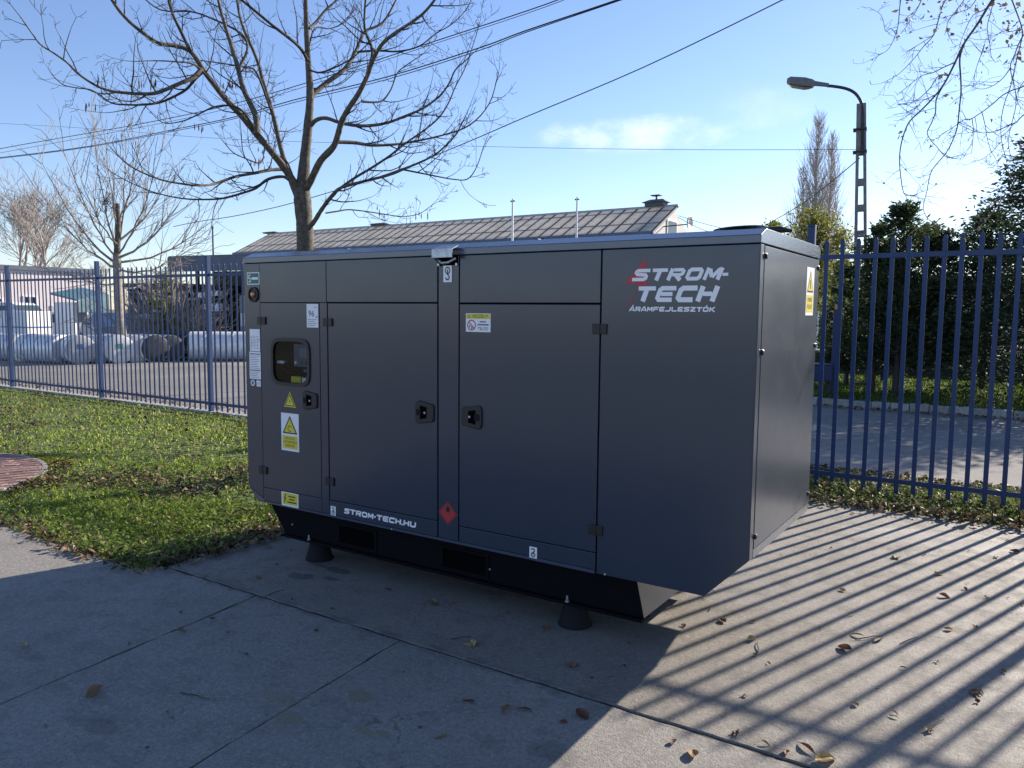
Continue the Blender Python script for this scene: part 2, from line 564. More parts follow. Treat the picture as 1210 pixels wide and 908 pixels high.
def concrete_mat(name, base, spots=(), scale=1.0):
    mt, nt, b = new_mat(name)
    v = coords(nt, 'World')
    big = noise(nt, v, 0.8 * scale, 6, 0.6)
    mid = noise(nt, v, 5.5 * scale, 7, 0.68)
    fine = noise(nt, v, 105, 3, 0.7)
    grit = noise(nt, v, 240, 2, 0.6)
    speck = noise(nt, v, 42, 5, 0.75)
    c = ramp(nt, big, [(0.28, tuple(x * 0.72 for x in base)), (0.5, base), (0.74, tuple(x * 1.16 for x in base))])
    c = mixc(nt, maprange(nt, mid, 0.48, 0.68, 0, 0.55), c, tuple(x * 0.55 for x in base))
    c = mixc(nt, maprange(nt, noise(nt, v, 2.3, 7, 0.7), 0.54, 0.72, 0, 0.45), c, (base[0] * 1.30, base[1] * 1.30, base[2] * 1.28))
    c = mixc(nt, maprange(nt, fine, 0.46, 0.60, 0, 0.72), c, tuple(x * 0.62 for x in base))
    c = mixc(nt, maprange(nt, grit, 0.62, 0.72, 0, 0.65), c, tuple(min(0.8, x * 1.7) for x in base))
    c = mixc(nt, maprange(nt, grit, 0.36, 0.28, 0, 0.6), c, tuple(x * 0.4 for x in base))
    c = mixc(nt, maprange(nt, speck, 0.51, 0.63, 0, 0.52), c, tuple(x * 0.50 for x in base))
    c = mixc(nt, maprange(nt, speck, 0.46, 0.36, 0, 0.60), c, tuple(min(0.8, x * 1.45) for x in base))
    sy = nt.nodes.new('ShaderNodeSeparateXYZ')
    nt.links.new(v, sy.inputs[0])
    dj = mathn(nt, 'ABSOLUTE', mathn(nt, 'SUBTRACT', sy.outputs[1], -0.53))
    c = mixc(nt, mathn(nt, 'MULTIPLY', maprange(nt, dj, 0.07, 0.015, 0, 0.8), maprange(nt, mid, 0.35, 0.65, 0, 0.8)), c, tuple(x * 0.38 for x in base))
    # hairline cracks, only in places
    vo = nt.nodes.new('ShaderNodeTexVoronoi')
    vo.feature = 'DISTANCE_TO_EDGE'
    vo.inputs['Scale'].default_value = 0.9
    wv = nt.nodes.new('ShaderNodeVectorMath')
    wv.operation = 'ADD'
    nw = nt.nodes.new('ShaderNodeTexNoise')
    nw.inputs['Scale'].default_value = 3.5
    nw.inputs['Detail'].default_value = 6
    nt.links.new(v, nw.inputs['Vector'])
    sc_ = nt.nodes.new('ShaderNodeVectorMath')
    sc_.operation = 'SCALE'
    sc_.inputs['Scale'].default_value = 0.35
    nt.links.new(nw.outputs['Color'], sc_.inputs[0])
    nt.links.new(v, wv.inputs[0])
    nt.links.new(sc_.outputs[0], wv.inputs[1])
    nt.links.new(wv.outputs[0], vo.inputs['Vector'])
    crack = mathn(nt, 'MULTIPLY', maprange(nt, vo.outputs['Distance'], 0.0045, 0.0015, 0, 1), maprange(nt, big, 0.50, 0.62, 0, 0.55))
    c = mixc(nt, crack, c, (0.05, 0.045, 0.04))
    if spots:
        wob = noise(nt, v, 16, 4, 0.6)
        sep = nt.nodes.new('ShaderNodeSeparateXYZ')
        nt.links.new(v, sep.inputs[0])
        for (x, y, rx, ry, col, a) in spots:
            dx = mathn(nt, 'DIVIDE', mathn(nt, 'SUBTRACT', sep.outputs[0], x), rx)
            dy = mathn(nt, 'DIVIDE', mathn(nt, 'SUBTRACT', sep.outputs[1], y), ry)
            d = mathn(nt, 'ADD', mathn(nt, 'MULTIPLY', dx, dx), mathn(nt, 'MULTIPLY', dy, dy))
            d = mathn(nt, 'ADD', d, mathn(nt, 'MULTIPLY', mathn(nt, 'SUBTRACT', wob, 0.5), 2.6))
            c = mixc(nt, maprange(nt, d, 1.15, 0.55, 0, a), c, col)
    nt.links.new(c, b.inputs['Base Color'])
    nt.links.new(maprange(nt, mid, 0.3, 0.7, 0.62, 0.86), b.inputs['Roughness'])
    h = mathn(nt, 'ADD', mathn(nt, 'MULTIPLY', fine, 0.6), mathn(nt, 'MULTIPLY', grit, 0.5))
    h = mathn(nt, 'ADD', h, mathn(nt, 'MULTIPLY', speck, 0.7))
    bump(nt, b, h, 0.7, 0.007)
    return mt


def ground_mat(name, stops, scale, bstr=0.5, bscale=40, fine=None):
    mt, nt, b = new_mat(name)
    v = coords(nt, 'World')
    f = mathn(nt, 'ADD', mathn(nt, 'MULTIPLY', noise(nt, v, scale, 6, 0.65), 0.65), mathn(nt, 'MULTIPLY', noise(nt, v, scale * 14, 4, 0.7), 0.35))
    c = ramp(nt, f, stops)
    nt.links.new(c, b.inputs['Base Color'])
    b.inputs['Roughness'].default_value = 0.9
    bump(nt, b, noise(nt, v, bscale, 5, 0.7), bstr, 0.01)
    return mt


DARK, LICHEN, RUST = (0.050, 0.048, 0.045), (0.21, 0.17, 0.085), (0.15, 0.10, 0.06)
SPOTS = []
for px, py, rx, ry, col, a in [(400, 674, .11, .05, DARK, .75), (378, 668, .07, .03, DARK, .6), (354, 681, .10, .05, DARK, .6), (391, 684, .07, .03, DARK, .6),
                               (366, 680, .04, .02, DARK, .6), (425, 823, .07, .05, LICHEN, .6), (340, 849, .07, .05, LICHEN, .6), (330, 826, .09, .06, LICHEN, .32),
                               (430, 864, .05, .03, LICHEN, .6), (453, 868, .04, .025, LICHEN, .6), (105, 853, .18, .06, DARK, .18), (120, 860, .10, .05, DARK, .22),
                               (25, 770, .22, .05, DARK, .2), (760, 670, .22, .16, RUST, .2), (1120, 640, .7, .25, (0.42, 0.40, 0.37), .3),
                               (1070, 735, .3, .12, RUST, .2), (655, 890, .12, .07, DARK, .3), (590, 690, .35, .2, DARK, .3)]:
    q = PG(px, py)
    SPOTS.append((q[0], q[1], rx, ry, col, a))
M['pad'] = concrete_mat('pad_concrete', (0.228, 0.206, 0.176), SPOTS)
M['walk'] = concrete_mat('walk_concrete', (0.270, 0.250, 0.222), SPOTS, 1.3)
M['road'] = ground_mat('worn_asphalt', [(0.3, (0.12, 0.112, 0.104)), (0.5, (0.185, 0.175, 0.162)), (0.7, (0.27, 0.255, 0.235))], 0.5, 0.4, 60)
M['yard'] = ground_mat('gravel_yard', [(0.3, (0.16, 0.145, 0.125)), (0.5, (0.25, 0.23, 0.20)), (0.7, (0.34, 0.31, 0.27))], 0.4, 0.6, 30)
M['soil'] = ground_mat('lawn_soil', [(0.3, (0.055, 0.070, 0.020)), (0.5, (0.11, 0.145, 0.036)), (0.72, (0.16, 0.145, 0.070))], 1.6, 0.9, 30)
M['field'] = ground_mat('far_ground', [(0.3, (0.07, 0.075, 0.04)), (0.5, (0.13, 0.12, 0.08)), (0.7, (0.20, 0.18, 0.13))], 0.15, 0.4, 8)
M['brick'] = flat('red_brown_paver', (0.25, 0.145, 0.115), 0.85, var=0.22, scale=9, bstr=0.35, bscale=90, objvar=0.22, mode='World')


def glass_mat(name, tint=(0.9, 0.95, 1.0)):
    mt, nt, b = new_mat(name)
    out = nt.nodes['Material Output']
    tr = nt.nodes.new('ShaderNodeBsdfTransparent')
    tr.inputs[0].default_value = (tint[0] * 0.88, tint[1] * 0.88, tint[2] * 0.88, 1)
    gl = nt.nodes.new('ShaderNodeBsdfGlossy')
    gl.inputs['Roughness'].default_value = 0.03
    fr = nt.nodes.new('ShaderNodeFresnel')
    fr.inputs[0].default_value = 1.5
    mx = nt.nodes.new('ShaderNodeMixShader')
    nt.links.new(fr.outputs[0], mx.inputs[0])
    nt.links.new(tr.outputs[0], mx.inputs[1])
    nt.links.new(gl.outputs[0], mx.inputs[2])
    nt.links.new(mx.outputs[0], out.inputs['Surface'])
    return mt


M['glass'] = glass_mat('tinted_pane')


def skylight_mat():
    mt, nt, b = new_mat('backlit_skylight')  # uneven glazing tone, made pale to stand in for backlit glow
    v = coords(nt, 'World')
    oi = nt.nodes.new('ShaderNodeObjectInfo')
    f = noise(nt, v, 1.1, 6, 0.7, (1, 1, 3))
    c = ramp(nt, f, [(0.3, (0.48, 0.42, 0.34)), (0.5, (0.70, 0.65, 0.55)), (0.7, (0.84, 0.81, 0.73))])
    c = mixc(nt, maprange(nt, oi.outputs['Random'], 0, 1, 0.0, 0.55), c, (0.70, 0.65, 0.57))
    nt.links.new(c, b.inputs['Base Color'])
    b.inputs['Roughness'].default_value = 0.6
    tr = nt.nodes.new('ShaderNodeBsdfTranslucent')
    nt.links.new(c, tr.inputs['Color'])
    mx = nt.nodes.new('ShaderNodeMixShader')
    mx.inputs[0].default_value = 0.5
    nt.links.new(b.outputs[0], mx.inputs[1])
    nt.links.new(tr.outputs[0], mx.inputs[2])
    nt.links.new(mx.outputs[0], nt.nodes['Material Output'].inputs['Surface'])
    return mt


M['skylight'] = skylight_mat()

rnd = random.Random(7)
nr = np.random.default_rng(11)

# ================================================================== THE SETTING
tag(MB().add([(-900, -300, -0.06), (900, -300, -0.06), (900, 1500, -0.06), (-900, 1500, -0.06)], [(0, 1, 2, 3)]).build('ground', M['field']), kind='structure')
tag(MB().slab([(-90, 5.25), (60, 5.25), (60, 11.62), (-90, 11.62)], -0.055, -0.012).build('road', M['road']), kind='structure')
tag(MB().slab([(-90, 11.62), (-7.0, 11.62), (-7.0, 60), (-90, 60)], -0.055, -0.016).build('yard', M['yard']), kind='structure')
lawn = tag(MB().slab([(-18.5, -0.66), (-0.17, -0.66), (-0.17, 4.28), (-18.5, 4.28)], -0.055, -0.010).build('lawn', M['soil']), kind='structure')
tag(MB().slab([(-0.17, 3.72), (12, 3.95), (12, 5.25), (-0.17, 5.25)], -0.055, -0.008).build('planting_strip', M['soil']), kind='structure')
tag(MB().slab([(-18.5, 4.28), (-0.17, 4.28), (-0.17, 4.48), (-18.5, 4.48)], -0.055, 0.025, 0.01).build('fence_footing', M['kerb']), kind='structure')
tag(MB().slab([(-18.5, 4.48), (-0.17, 4.48), (-0.17, 5.25), (-18.5, 5.25)], -0.055, -0.014).build('gravel_edge', M['yard']), kind='structure')
# verge beyond the right-hand road with its kerb stones
verge = tag(MB().slab([(-6.8, 11.78), (24, 11.78), (24, 21), (-6.8, 21)], -0.055, 0.085).build('verge', M['soil']), kind='structure')
kerb = tag(MB().slab([(-6.8, 11.63), (24, 11.63), (24, 11.77), (-6.8, 11.77)], -0.05, 0.02).build('kerb', M['asphalt_mortar']), kind='structure')
kst = MB().box(-0.148, 0.148, -0.085, 0.085, -0.05, 0.125, 0.018).build('kerb_stone', M['kerb'], kerb)
kst.location = (-6.5, 11.70, 0)
for i in range(1, 64):
    c = kst.copy()
    c.location = (-6.5 + 0.304 * i, 11.70 + rnd.uniform(-.012, .012), rnd.uniform(-.012, .008))
    c.rotation_euler = (0, 0, rnd.uniform(-.015, .015))
    link(c, kerb)

# concrete pavement: slabs over a dark joint bed
pave = tag(MB().slab([(-20, -9), (12, -9), (12, 3.6), (-0.25, 3.6), (-0.25, -0.62), (-20, -0.62)], -0.054, -0.007).build('pavement', M['asphalt_mortar']), kind='structure')


def jit_line(a, b, n, amp, seed):
    rr = random.Random(seed)
    a, b = np.array(a, float), np.array(b, float)
    d = (b - a) / np.linalg.norm(b - a)
    nn = np.array([-d[1], d[0]])
    return [tuple(a + (b - a) * t / n + nn * (rr.uniform(-amp, amp) if 0 < t < n else 0)) for t in range(n + 1)]


YJ = -0.515
# the big pad carrying the generator set (far edge ragged against the planting)
MB().slab(jit_line((-0.16, YJ), (12, YJ - 0.01), 160, .0055, 1) + jit_line((12, 3.98), (-0.16, 3.70), 60, .022, 2), -0.05, 0.0, 0.006).build('concrete_slab', M['pad'], pave)
YS = YJ - 0.022
J1a, J1b = (0.735, YS), (1.58, -8.8)
J2a, J2b = (1.825, YS), (2.55, -8.8)
g = 0.006
MB().slab(jit_line((J1a[0] - g, J1a[1]), (-0.18, YS), 16, .0055, 3) + [(-0.30, -0.675)] + jit_line((-0.32, -0.68), (-19.8, -0.70), 60, .02, 4) + [(-19.8, -8.8), (J1b[0] - g, J1b[1])] + jit_line((J1b[0] - g, J1b[1]), (J1a[0] - g, J1a[1]), 90, .0055, 5)[1:-1], -0.05, 0.0, 0.003).build('concrete_slab', M['walk'], pave)
MB().slab(jit_line(J2a, J1a, 16, .0055, 6) + jit_line((J1a[0] + g, J1a[1]), J1b, 90, .0055, 5)[1:] + jit_line((J2b[0] - g, J2b[1]), (J2a[0] - g, J2a[1]), 90, .0055, 7)[:-1], -0.05, 0.001, 0.003).build('concrete_slab', M['walk'], pave)
MB().slab(jit_line((12, YS - .01), (J2a[0] + g, YS), 140, .0055, 8) + jit_line((J2a[0] + g, J2a[1]), J2b, 90, .0055, 7)[1:] + [(12, -8.8)], -0.05, 0.0, 0.003).build('concrete_slab', M['walk'], pave)

# round brick paving at the left with its pale edging
PC, PR = np.array([-4.70, -0.80]), 1.55
A0 = math.asin((-0.64 - PC[1]) / PR)
pb = [(PC[0] + PR * math.cos(a), PC[1] + PR * math.sin(a)) for a in np.linspace(A0, math.pi - A0, 40)]
paving = tag(MB().slab(pb, -0.05, 0.002).build('brick_paving', M['asphalt_mortar']), kind='structure')
bw, bd = 0.20, 0.10
brick0 = MB().box(-bw / 2 + .004, bw / 2 - .004, -bd / 2 + .004, bd / 2 - .004, -0.03, 0.022, 0.005).build('brick', M['brick'], paving)
BA = R(31)
ca, sa = math.cos(BA), math.sin(BA)


def clip_poly(poly, clip):
    """Sutherland-Hodgman, both counter-clockwise"""
    out = poly
    for i in range(len(clip)):
        p, q = clip[i], clip[(i + 1) % len(clip)]
        side = lambda r_: (q[0] - p[0]) * (r_[1] - p[1]) - (q[1] - p[1]) * (r_[0] - p[0])
        inp, out = out, []
        for k in range(len(inp)):
            c0, c1 = inp[k], inp[(k + 1) % len(inp)]
            s0, s1 = side(c0), side(c1)
            if s0 >= 0:
                out.append(c0)
            if s0 * s1 < 0:
                t = s0 / (s0 - s1)
                out.append((c0[0] + (c1[0] - c0[0]) * t, c0[1] + (c1[1] - c0[1]) * t))
        if len(out) < 3:
            return []
    return out


rim = [(PC[0] + (PR - .008) * math.cos(a), PC[1] + (PR - .008) * math.sin(a)) for a in np.linspace(A0, math.pi - A0, 40)]
used = False
for row in range(-18, 19):
    for col in range(-10, 11):
        u, w = (col + (.5 if row % 2 else 0)) * bw, row * bd
        hu, hd_ = bw / 2 - .004, bd / 2 - .004
        cs = [(PC[0] + uu * ca - ww * sa, PC[1] + uu * sa + ww * ca) for uu, ww in ((u - hu, w - hd_), (u + hu, w - hd_), (u + hu, w + hd_), (u - hu, w + hd_))]
        if max(x for x, y in cs) < -5.6:
            continue
        cl = clip_poly(cs, rim)
        ar = .5 * abs(sum(cl[i][0] * cl[(i + 1) % len(cl)][1] - cl[(i + 1) % len(cl)][0] * cl[i][1] for i in range(len(cl)))) if cl else 0
        if ar < .0015:
            continue
        if ar < .98 * 4 * hu * hd_:
            ctr = np.mean(np.array(cl), axis=0)
            bo = MB().slab([tuple(np.array(q_) - ctr) for q_ in cl], -0.03, 0.022).build('brick', M['brick'], paving)
            bo.location = (ctr[0], ctr[1], rnd.uniform(-.003, .002))
            continue
        bo = brick0.copy() if used else brick0
        if used:
            link(bo, paving)
        used = True
        bo.location = (PC[0] + u * ca - w * sa, PC[1] + u * sa + w * ca, rnd.uniform(-.003, .003))
        bo.rotation_euler = (rnd.uniform(-.01, .01), rnd.uniform(-.01, .01), BA + rnd.uniform(-.015, .015))
edge0 = MB().box(-0.096, 0.096, -0.024, 0.024, -0.04, 0.017, 0.006).build('edging_stone', M['kerb'], paving)
a, first = A0 + .06, True
while a < math.pi - A0 - .06:
    eo = edge0 if first else edge0.copy()
    if not first:
        link(eo, paving)
    first = False
    eo.location = (PC[0] + (PR + .02) * math.cos(a), PC[1] + (PR + .02) * math.sin(a), 0.002)
    eo.rotation_euler = (0, 0, a + math.pi / 2)
    a += 0.197 / PR


def in_paving(x, y, m=0.06):
    return ((x - PC[0])) ** 2 + ((y - PC[1])) ** 2 < (PR + m) ** 2


# ================================================================== THE GENERATOR SET
GL, GD = 3.40, 1.130
gen = empty('generator_set', (0, 0, 0))
tag(gen, 'large charcoal grey canopied generator set standing on rubber feet on the concrete', 'generator')
ZB, ZTOP = 0.356, 1.954
prof = [(0.003, 0.452), (0.096, ZB), (3.204, ZB), (3.397, 0.556), (3.397, ZTOP), (0.003, ZTOP)]
# shell: back, ends and underside, front with an opening behind the control window
WX0, WX1, WZ0, WZ1 = 0.235, 0.650, 1.14, 1.49
sh = MB()
n = len(prof)
YF, YB = 0.012, GD
vs_ = [(x, YF, z) for x, z in prof] + [(x, YB, z) for x, z in prof]
sh.add(vs_, [tuple(reversed(range(n, 2 * n)))] + [((i + 1) % n, i, i + n, (i + 1) % n + n) for i in range(n)])
sh.add([(0.003, YF, 0.452), (0.096, YF, ZB), (WX0, YF, ZB), (WX0, YF, ZTOP), (0.003, YF, ZTOP)], [(0, 1, 2, 3, 4)])
sh.add([(WX0, YF, ZB), (WX1, YF, ZB), (WX1, YF, WZ0), (WX0, YF, WZ0)], [(0, 1, 2, 3)])
sh.add([(WX0, YF, WZ1), (WX1, YF, WZ1), (WX1, YF, ZTOP), (WX0, YF, ZTOP)], [(0, 1, 2, 3)])
sh.add([(WX1, YF, ZB), (3.204, YF, ZB), (3.397, YF, 0.556), (3.397, YF, ZTOP), (WX1, YF, ZTOP)], [(0, 1, 2, 3, 4)])
body = sh.build('canopy_shell', M['gap'], gen)


def plate(name, outline, y0=0.0, y1=0.0115, mat=None, parent=gen, bev=0.0025):
    """sheet panel on the front, outline in x-z, clockwise or not, edges softly rounded"""
    o = MB().prism(outline, y0, y1).build(name, mat or M['charcoal'], parent)
    bm = bmesh.new()
    bm.from_mesh(o.data)
    bmesh.ops.recalc_face_normals(bm, faces=bm.faces)
    if bev:
        ed = [e for e in bm.edges if all(abs(v.co.y - y0) < 1e-6 for v in e.verts)]
        bmesh.ops.bevel(bm, geom=ed, offset=bev, segments=2, affect='EDGES', profile=0.5)
    bm.to_mesh(o.data)
    bm.free()
    return o


def rect(x0, x1, z0, z1):
    return [(x0, z0), (x1, z0), (x1, z1), (x0, z1)]


G = 0.0045
# left end frame (an L of sheet round the control door), upper strip, lower strip
DX0, DX1, DZ0, DZ1 = 0.158, 0.707, 0.466, 1.692
plate('left_panel', [(0.0, 0.452), (DX0 - G, 0.362 + 0.028), (DX0 - G, ZTOP - .004), (0.0, ZTOP - .004)])
plate('upper_panel', rect(DX0 - G + .0015, 0.772 - G / 2, DZ1 + G, ZTOP - .004))
plate('door_post', rect(DX1 + G, 0.779 - G, 0.372, DZ1 + G - .0015))
plate('sill_panel', rect(DX0 - G + .0015, DX1 + G - .0015, 0.372, DZ0 - G))
plate('upper_panel', rect(0.772 + G / 2, 1.643 - G, 1.694 + G, ZTOP - .004))
plate('sill_panel', rect(0.779 - G + .0015, 1.643 - G, 0.372, 0.466 - G))
plate('lifting_column', rect(1.643 + G, 1.791 - G, 0.372, ZTOP - .004), 0.001)
plate('upper_panel', rect(1.791 + G, 2.647 - G, 1.692 + G, ZTOP - .004))
plate('sill_panel', rect(1.791 + G, 2.647 - G, 0.372, 0.461 - G))
plate('end_panel', [(2.647 + G, 0.356), (3.204, 0.356), (3.400, 0.556), (3.400, ZTOP - .004), (2.647 + G, ZTOP - .004)], -0.001)
# turned-in bottom edge of the canopy
MB().prism([(0.004, 0.447), (0.094, 0.358), (2.640, 0.352), (2.640, 0.3695), (0.155, 0.3695), (0.155, 0.384)], 0.002, 0.060).build('bottom_flange', M['charcoal_sheen'], gen)

# hole-cut control door with its rubber-framed window
cx, cz, ha, hb = 0.441, 1.316, 0.168, 0.141


def sup(a, b, ang, k=5.0):
    c, s_ = math.cos(ang), math.sin(ang)
    r_ = (abs(c / a) ** k + abs(s_ / b) ** k) ** (-1 / k)
    return (cx + r_ * c, cz + r_ * s_)


def on_rect(x0, x1, z0, z1, ang):
    c, s_ = math.cos(ang), math.sin(ang)
    t = []
    if abs(c) > 1e-9:
        t.append(((x1 if c > 0 else x0) - cx) / c)
    if abs(s_) > 1e-9:
        t.append(((z1 if s_ > 0 else z0) - cz) / s_)
    r_ = min(t)
    return (cx + r_ * c, cz + r_ * s_)


angs = sorted(list(np.linspace(-math.pi, math.pi, 48, endpoint=False)) + [math.atan2(z - cz, x - cx) for x in (DX0, DX1) for z in (DZ0, DZ1)])


def ring_plate(mb, outer, inner, y0, y1):
    k = len(outer)
    v = [(x, y0, z) for x, z in outer] + [(x, y0, z) for x, z in inner] + [(x, y1, z) for x, z in outer] + [(x, y1, z) for x, z in inner]
    f = []
    for i in range(k):
        j = (i + 1) % k
        f += [(i, j, k + j, k + i), (k + i, k + j, 3 * k + j, 3 * k + i), (j, i, 2 * k + i, 2 * k + j), (2 * k + j, 2 * k + i, 3 * k + i, 3 * k + j)]
    return mb.add(v, f)


HINGE = []


def hinge(parent, x, z, w=0.078, h=0.050):
    hb_ = MB()
    hb_.box(x - w / 2, x - 0.004, -0.010, -0.0005, z - h / 2, z + h / 2, 0.003)
    hb_.box(x + 0.004, x + w / 2, -0.010, -0.0005, z - h / 2, z + h / 2, 0.003)
    hb_.tube([(x, -0.008, z - h / 2), (x, -0.008, z + h / 2)], 0.0055, 8)
    return hb_.build('hinge', M['black'], parent)


def handle(parent, x, z, w, h, flip=1):
    """black paddle latch, its recess a dark plate; flip = -1 mirrors it"""
    def tr(pts):
        return [(x + flip * px_ * w, z + pz * h) for px_, pz in pts]
    out = [(-.50, -.30), (-.42, -.47), (-.30, -.50), (.42, -.38), (.50, -.30), (.50, .30), (.42, .38), (-.30, .50), (-.42, .47), (-.50, .30)]
    ho = plate('handle', tr(out), -0.011, -0.0005, M['black'], parent, 0.004)
    plate('recess_shade', tr([(-.22, -.30), (.14, -.24), (.14, .24), (-.22, .30)]), -0.0120, -0.0105, M['gap'], ho, 0)  # dark plate laid on the handle paints the shade of a recess
    plate('latch_paddle', tr([(-.40, -.13), (-.16, -.13), (-.16, .13), (-.40, .13)]), -0.016, -0.0105, M['rubber'], ho, 0.002)
    lk = MB().lathe([(0.010, -0.012), (0.010, 0.016), (0.007, 0.018)], (x + flip * .06 * w, 0, z), 14, 'y')
    lk.v = [(a, -abs(b) if False else b, c) for a, b, c in lk.v]
    lk = MB().tube([(x + flip * .06 * w, -0.0105, z), (x + flip * .06 * w, -0.017, z)], 0.0065, 14)
    lk.build('lock', M['galv'], ho)
    return ho


outer = [on_rect(DX0, DX1, DZ0, DZ1, a) for a in angs]
inner = [sup(ha + .004, hb + .004, a) for a in angs]
door = ring_plate(MB(), outer, inner, 0.0, 0.0115).build('control_door', M['charcoal'], gen)
ring_plate(MB(), [sup(ha + .014, hb + .014, a) for a in angs], [sup(ha - .008, hb - .008, a) for a in angs], -0.009, 0.006).build('window_seal', M['black'], door)
k = len(angs)
pane = MB().add([(x, 0.002, z) for x, z in [sup(ha - .006, hb - .006, a) for a in angs]], [tuple(range(k))]).build('window_pane', M['glass'], door)
hinge(door, DX0 + .015, 1.577)
hinge(door, DX0, 0.580)
handle(door, 0.620, 1.081, 0.130, 0.122, 1)
# instrument panel behind the window
ip = MB()
ip.box(WX0, WX1, 0.062, 0.072, WZ0, WZ1).box(WX0 - .004, WX0, 0.0125, 0.072, WZ0, WZ1).box(WX1, WX1 + .004, 0.0125, 0.072, WZ0, WZ1)
ip.box(WX0, WX1, 0.0125, 0.072, WZ1, WZ1 + .004).box(WX0, WX1, 0.0125, 0.072, WZ0 - .004, WZ0)
inst = ip.build('instrument_box', M['black_metal'], gen)
ct = MB().box(0.430, 0.612, 0.036, 0.0615, 1.285, 1.432, 0.004).build('controller', M['panel_grey'], inst)
MB().box(0.490, 0.588, 0.032, 0.0365, 1.345, 1.408, 0.002).build('controller_screen', M['screen'], inst)
for i, x in enumerate((0.452, 0.498, 0.538, 0.580)):
    MB().tube([(x, 0.0365, 1.312), (x, 0.029, 1.312)], 0.010, 12).build('push_button', M['white_print'] if i == 0 else M['ink'], inst)
for i in range(4):
    MB().box(0.448, 0.465, 0.0335, 0.0365, 1.345 + i * .017, 1.352 + i * .017).build('indicator_lamp', M['ink'], inst)
MB().box(0.275, 0.340, 0.030, 0.0615, 1.300, 1.318, 0.003).build('toggle_switch', M['white_print'], inst)
for i in range(4):
    z0 = 1.43 - i * .035
    pts = [(0.245 + t * .185, 0.034 + .006 * i, z0 - .055 * math.sin(t * 1.5) - .02 * i * t) for t in np.linspace(0, 1, 9)]
    MB().tube(pts, 0.006, 6).build('cable', M['rubber'], inst, 60)
MB().box(0.405, 0.495, 0.032, 0.0615, 1.182, 1.222, .003).build('terminal_plate', M['yellow_print'], inst)
MB().box(0.508, 0.575, 0.032, 0.0615, 1.184, 1.218, .003).build('terminal_plate', M['white_print'], inst)
MB().box(0.520, 0.590, 0.034, 0.0615, 1.254, 1.272, .003).build('terminal_plate', M['ink'], inst)

# the two big service doors
d2 = plate('service_door', rect(0.779 + G, 1.643 - G, 0.466, 1.692), 0.0)
hinge(d2, 0.786, 1.576)
hinge(d2, 0.786, 0.584)
handle(d2, 1.552, 1.078, 0.136, 0.132, 1)
d3 = plate('service_door', rect(1.791 + G, 2.647 - G, 0.461, 1.689), 0.0)
hinge(d3, 2.645, 1.571)
hinge(d3, 2.643, 0.576)
handle(d3, 1.882, 1.080, 0.136, 0.132, -1)

# roof: fascia, sloping front and back edges
ro = [(0.0, ZTOP), (GD + .02, ZTOP), (GD + .02, 2.002), (1.092, 2.022), (0.074, 2.022), (0.0, 1.990)]
rv = [(-0.004, y, z) for y, z in ro] + [(GL + 0.004, y, z) for y, z in ro]
q = len(ro)
roof = from_arrays('roof', [(x, y - .004 if y == 0 else y, z) for x, y, z in rv], [tuple(range(q)), tuple(reversed(range(q, 2 * q)))] + [((i + 1) % q, i, i + q, (i + 1) % q + q) for i in range(q)], M['charcoal_sheen'], gen)
bm = bmesh.new()
bm.from_mesh(roof.data)
bmesh.ops.recalc_face_normals(bm, faces=bm.faces)
bmesh.ops.bevel(bm, geom=list(bm.edges), offset=0.003, segments=2, affect='EDGES', profile=0.5)
bm.to_mesh(roof.data)
bm.free()
for x in (0.55, 1.15, 2.25, 2.85):
    MB().box(x, x + .012, 0.10, 0.11, 2.020, 2.030, .002).build('roof_rivet', M['black_metal'], roof)
# exhaust rain cap on the roof
capb = MB()
cpx, cpy = 3.12, 0.62
capb.lathe([(0.10, 2.02), (0.10, 2.060), (0.095, 2.062)], (cpx, cpy, 0), 24)
exo = capb.build('exhaust_outlet', M['black_metal'], gen, 40)
fl = MB()
a0 = [(0.135 * math.cos(t), 0.135 * math.sin(t)) for t in np.linspace(0, 2 * math.pi, 28, endpoint=False)]
fl.add([(cpx + x, cpy + y, 2.078 + 0.05 * x + .006 * (1 if k_ else 0)) for k_ in (0, 1) for x, y in a0],
       [tuple(reversed(range(28))), tuple(range(28, 56))] + [(i, (i + 1) % 28, 28 + (i + 1) % 28, 28 + i) for i in range(28)])
fl.build('rain_flap', M['black'], exo)
fl = MB().tube([(cpx + .06, cpy - .10, 2.04), (cpx + .13, cpy - .11, 2.055), (cpx + .22, cpy - .09, 2.062), (cpx + .27, cpy - .06, 2.055)], [0.014, .018, .016, .008], 8)
fl.build('counterweight', M['black'], exo, 60)

# lifting bracket with its galvanised weather hood
br = MB()
hx0, hx1 = 1.648, 1.788
yo = -0.060
br.add([(hx0, -.004, 2.006), (hx1, -.004, 2.006), (hx1, yo, 1.984), (hx0, yo, 1.984), (hx0, yo, 1.938), (hx1, yo, 1.938),
        (hx0, -.004, 2.003), (hx1, -.004, 2.003), (hx1, yo + .003, 1.981), (hx0, yo + .003, 1.981), (hx0, yo + .003, 1.938), (hx1, yo + .003, 1.938)],
       [(3, 2, 1, 0), (4, 5, 2, 3), (6, 7, 8, 9), (9, 8, 11, 10), (0, 6, 9, 3), (3, 9, 10, 4), (1, 2, 8, 7), (2, 5, 11, 8), (4, 10, 11, 5)])
br.add([(hx0, -.0045, 2.003), (hx0, yo + .0035, 1.981), (hx0, yo + .0035, 1.940), (hx0, -.0045, 1.915), (hx0 + .003, -.0045, 2.003), (hx0 + .003, yo + .0035, 1.981), (hx0 + .003, yo + .0035, 1.940), (hx0 + .003, -.0045, 1.915)],
       [(0, 1, 2, 3), (7, 6, 5, 4), (2, 6, 7, 3)])
hood = br.build('lifting_hood', M['galv'], gen)
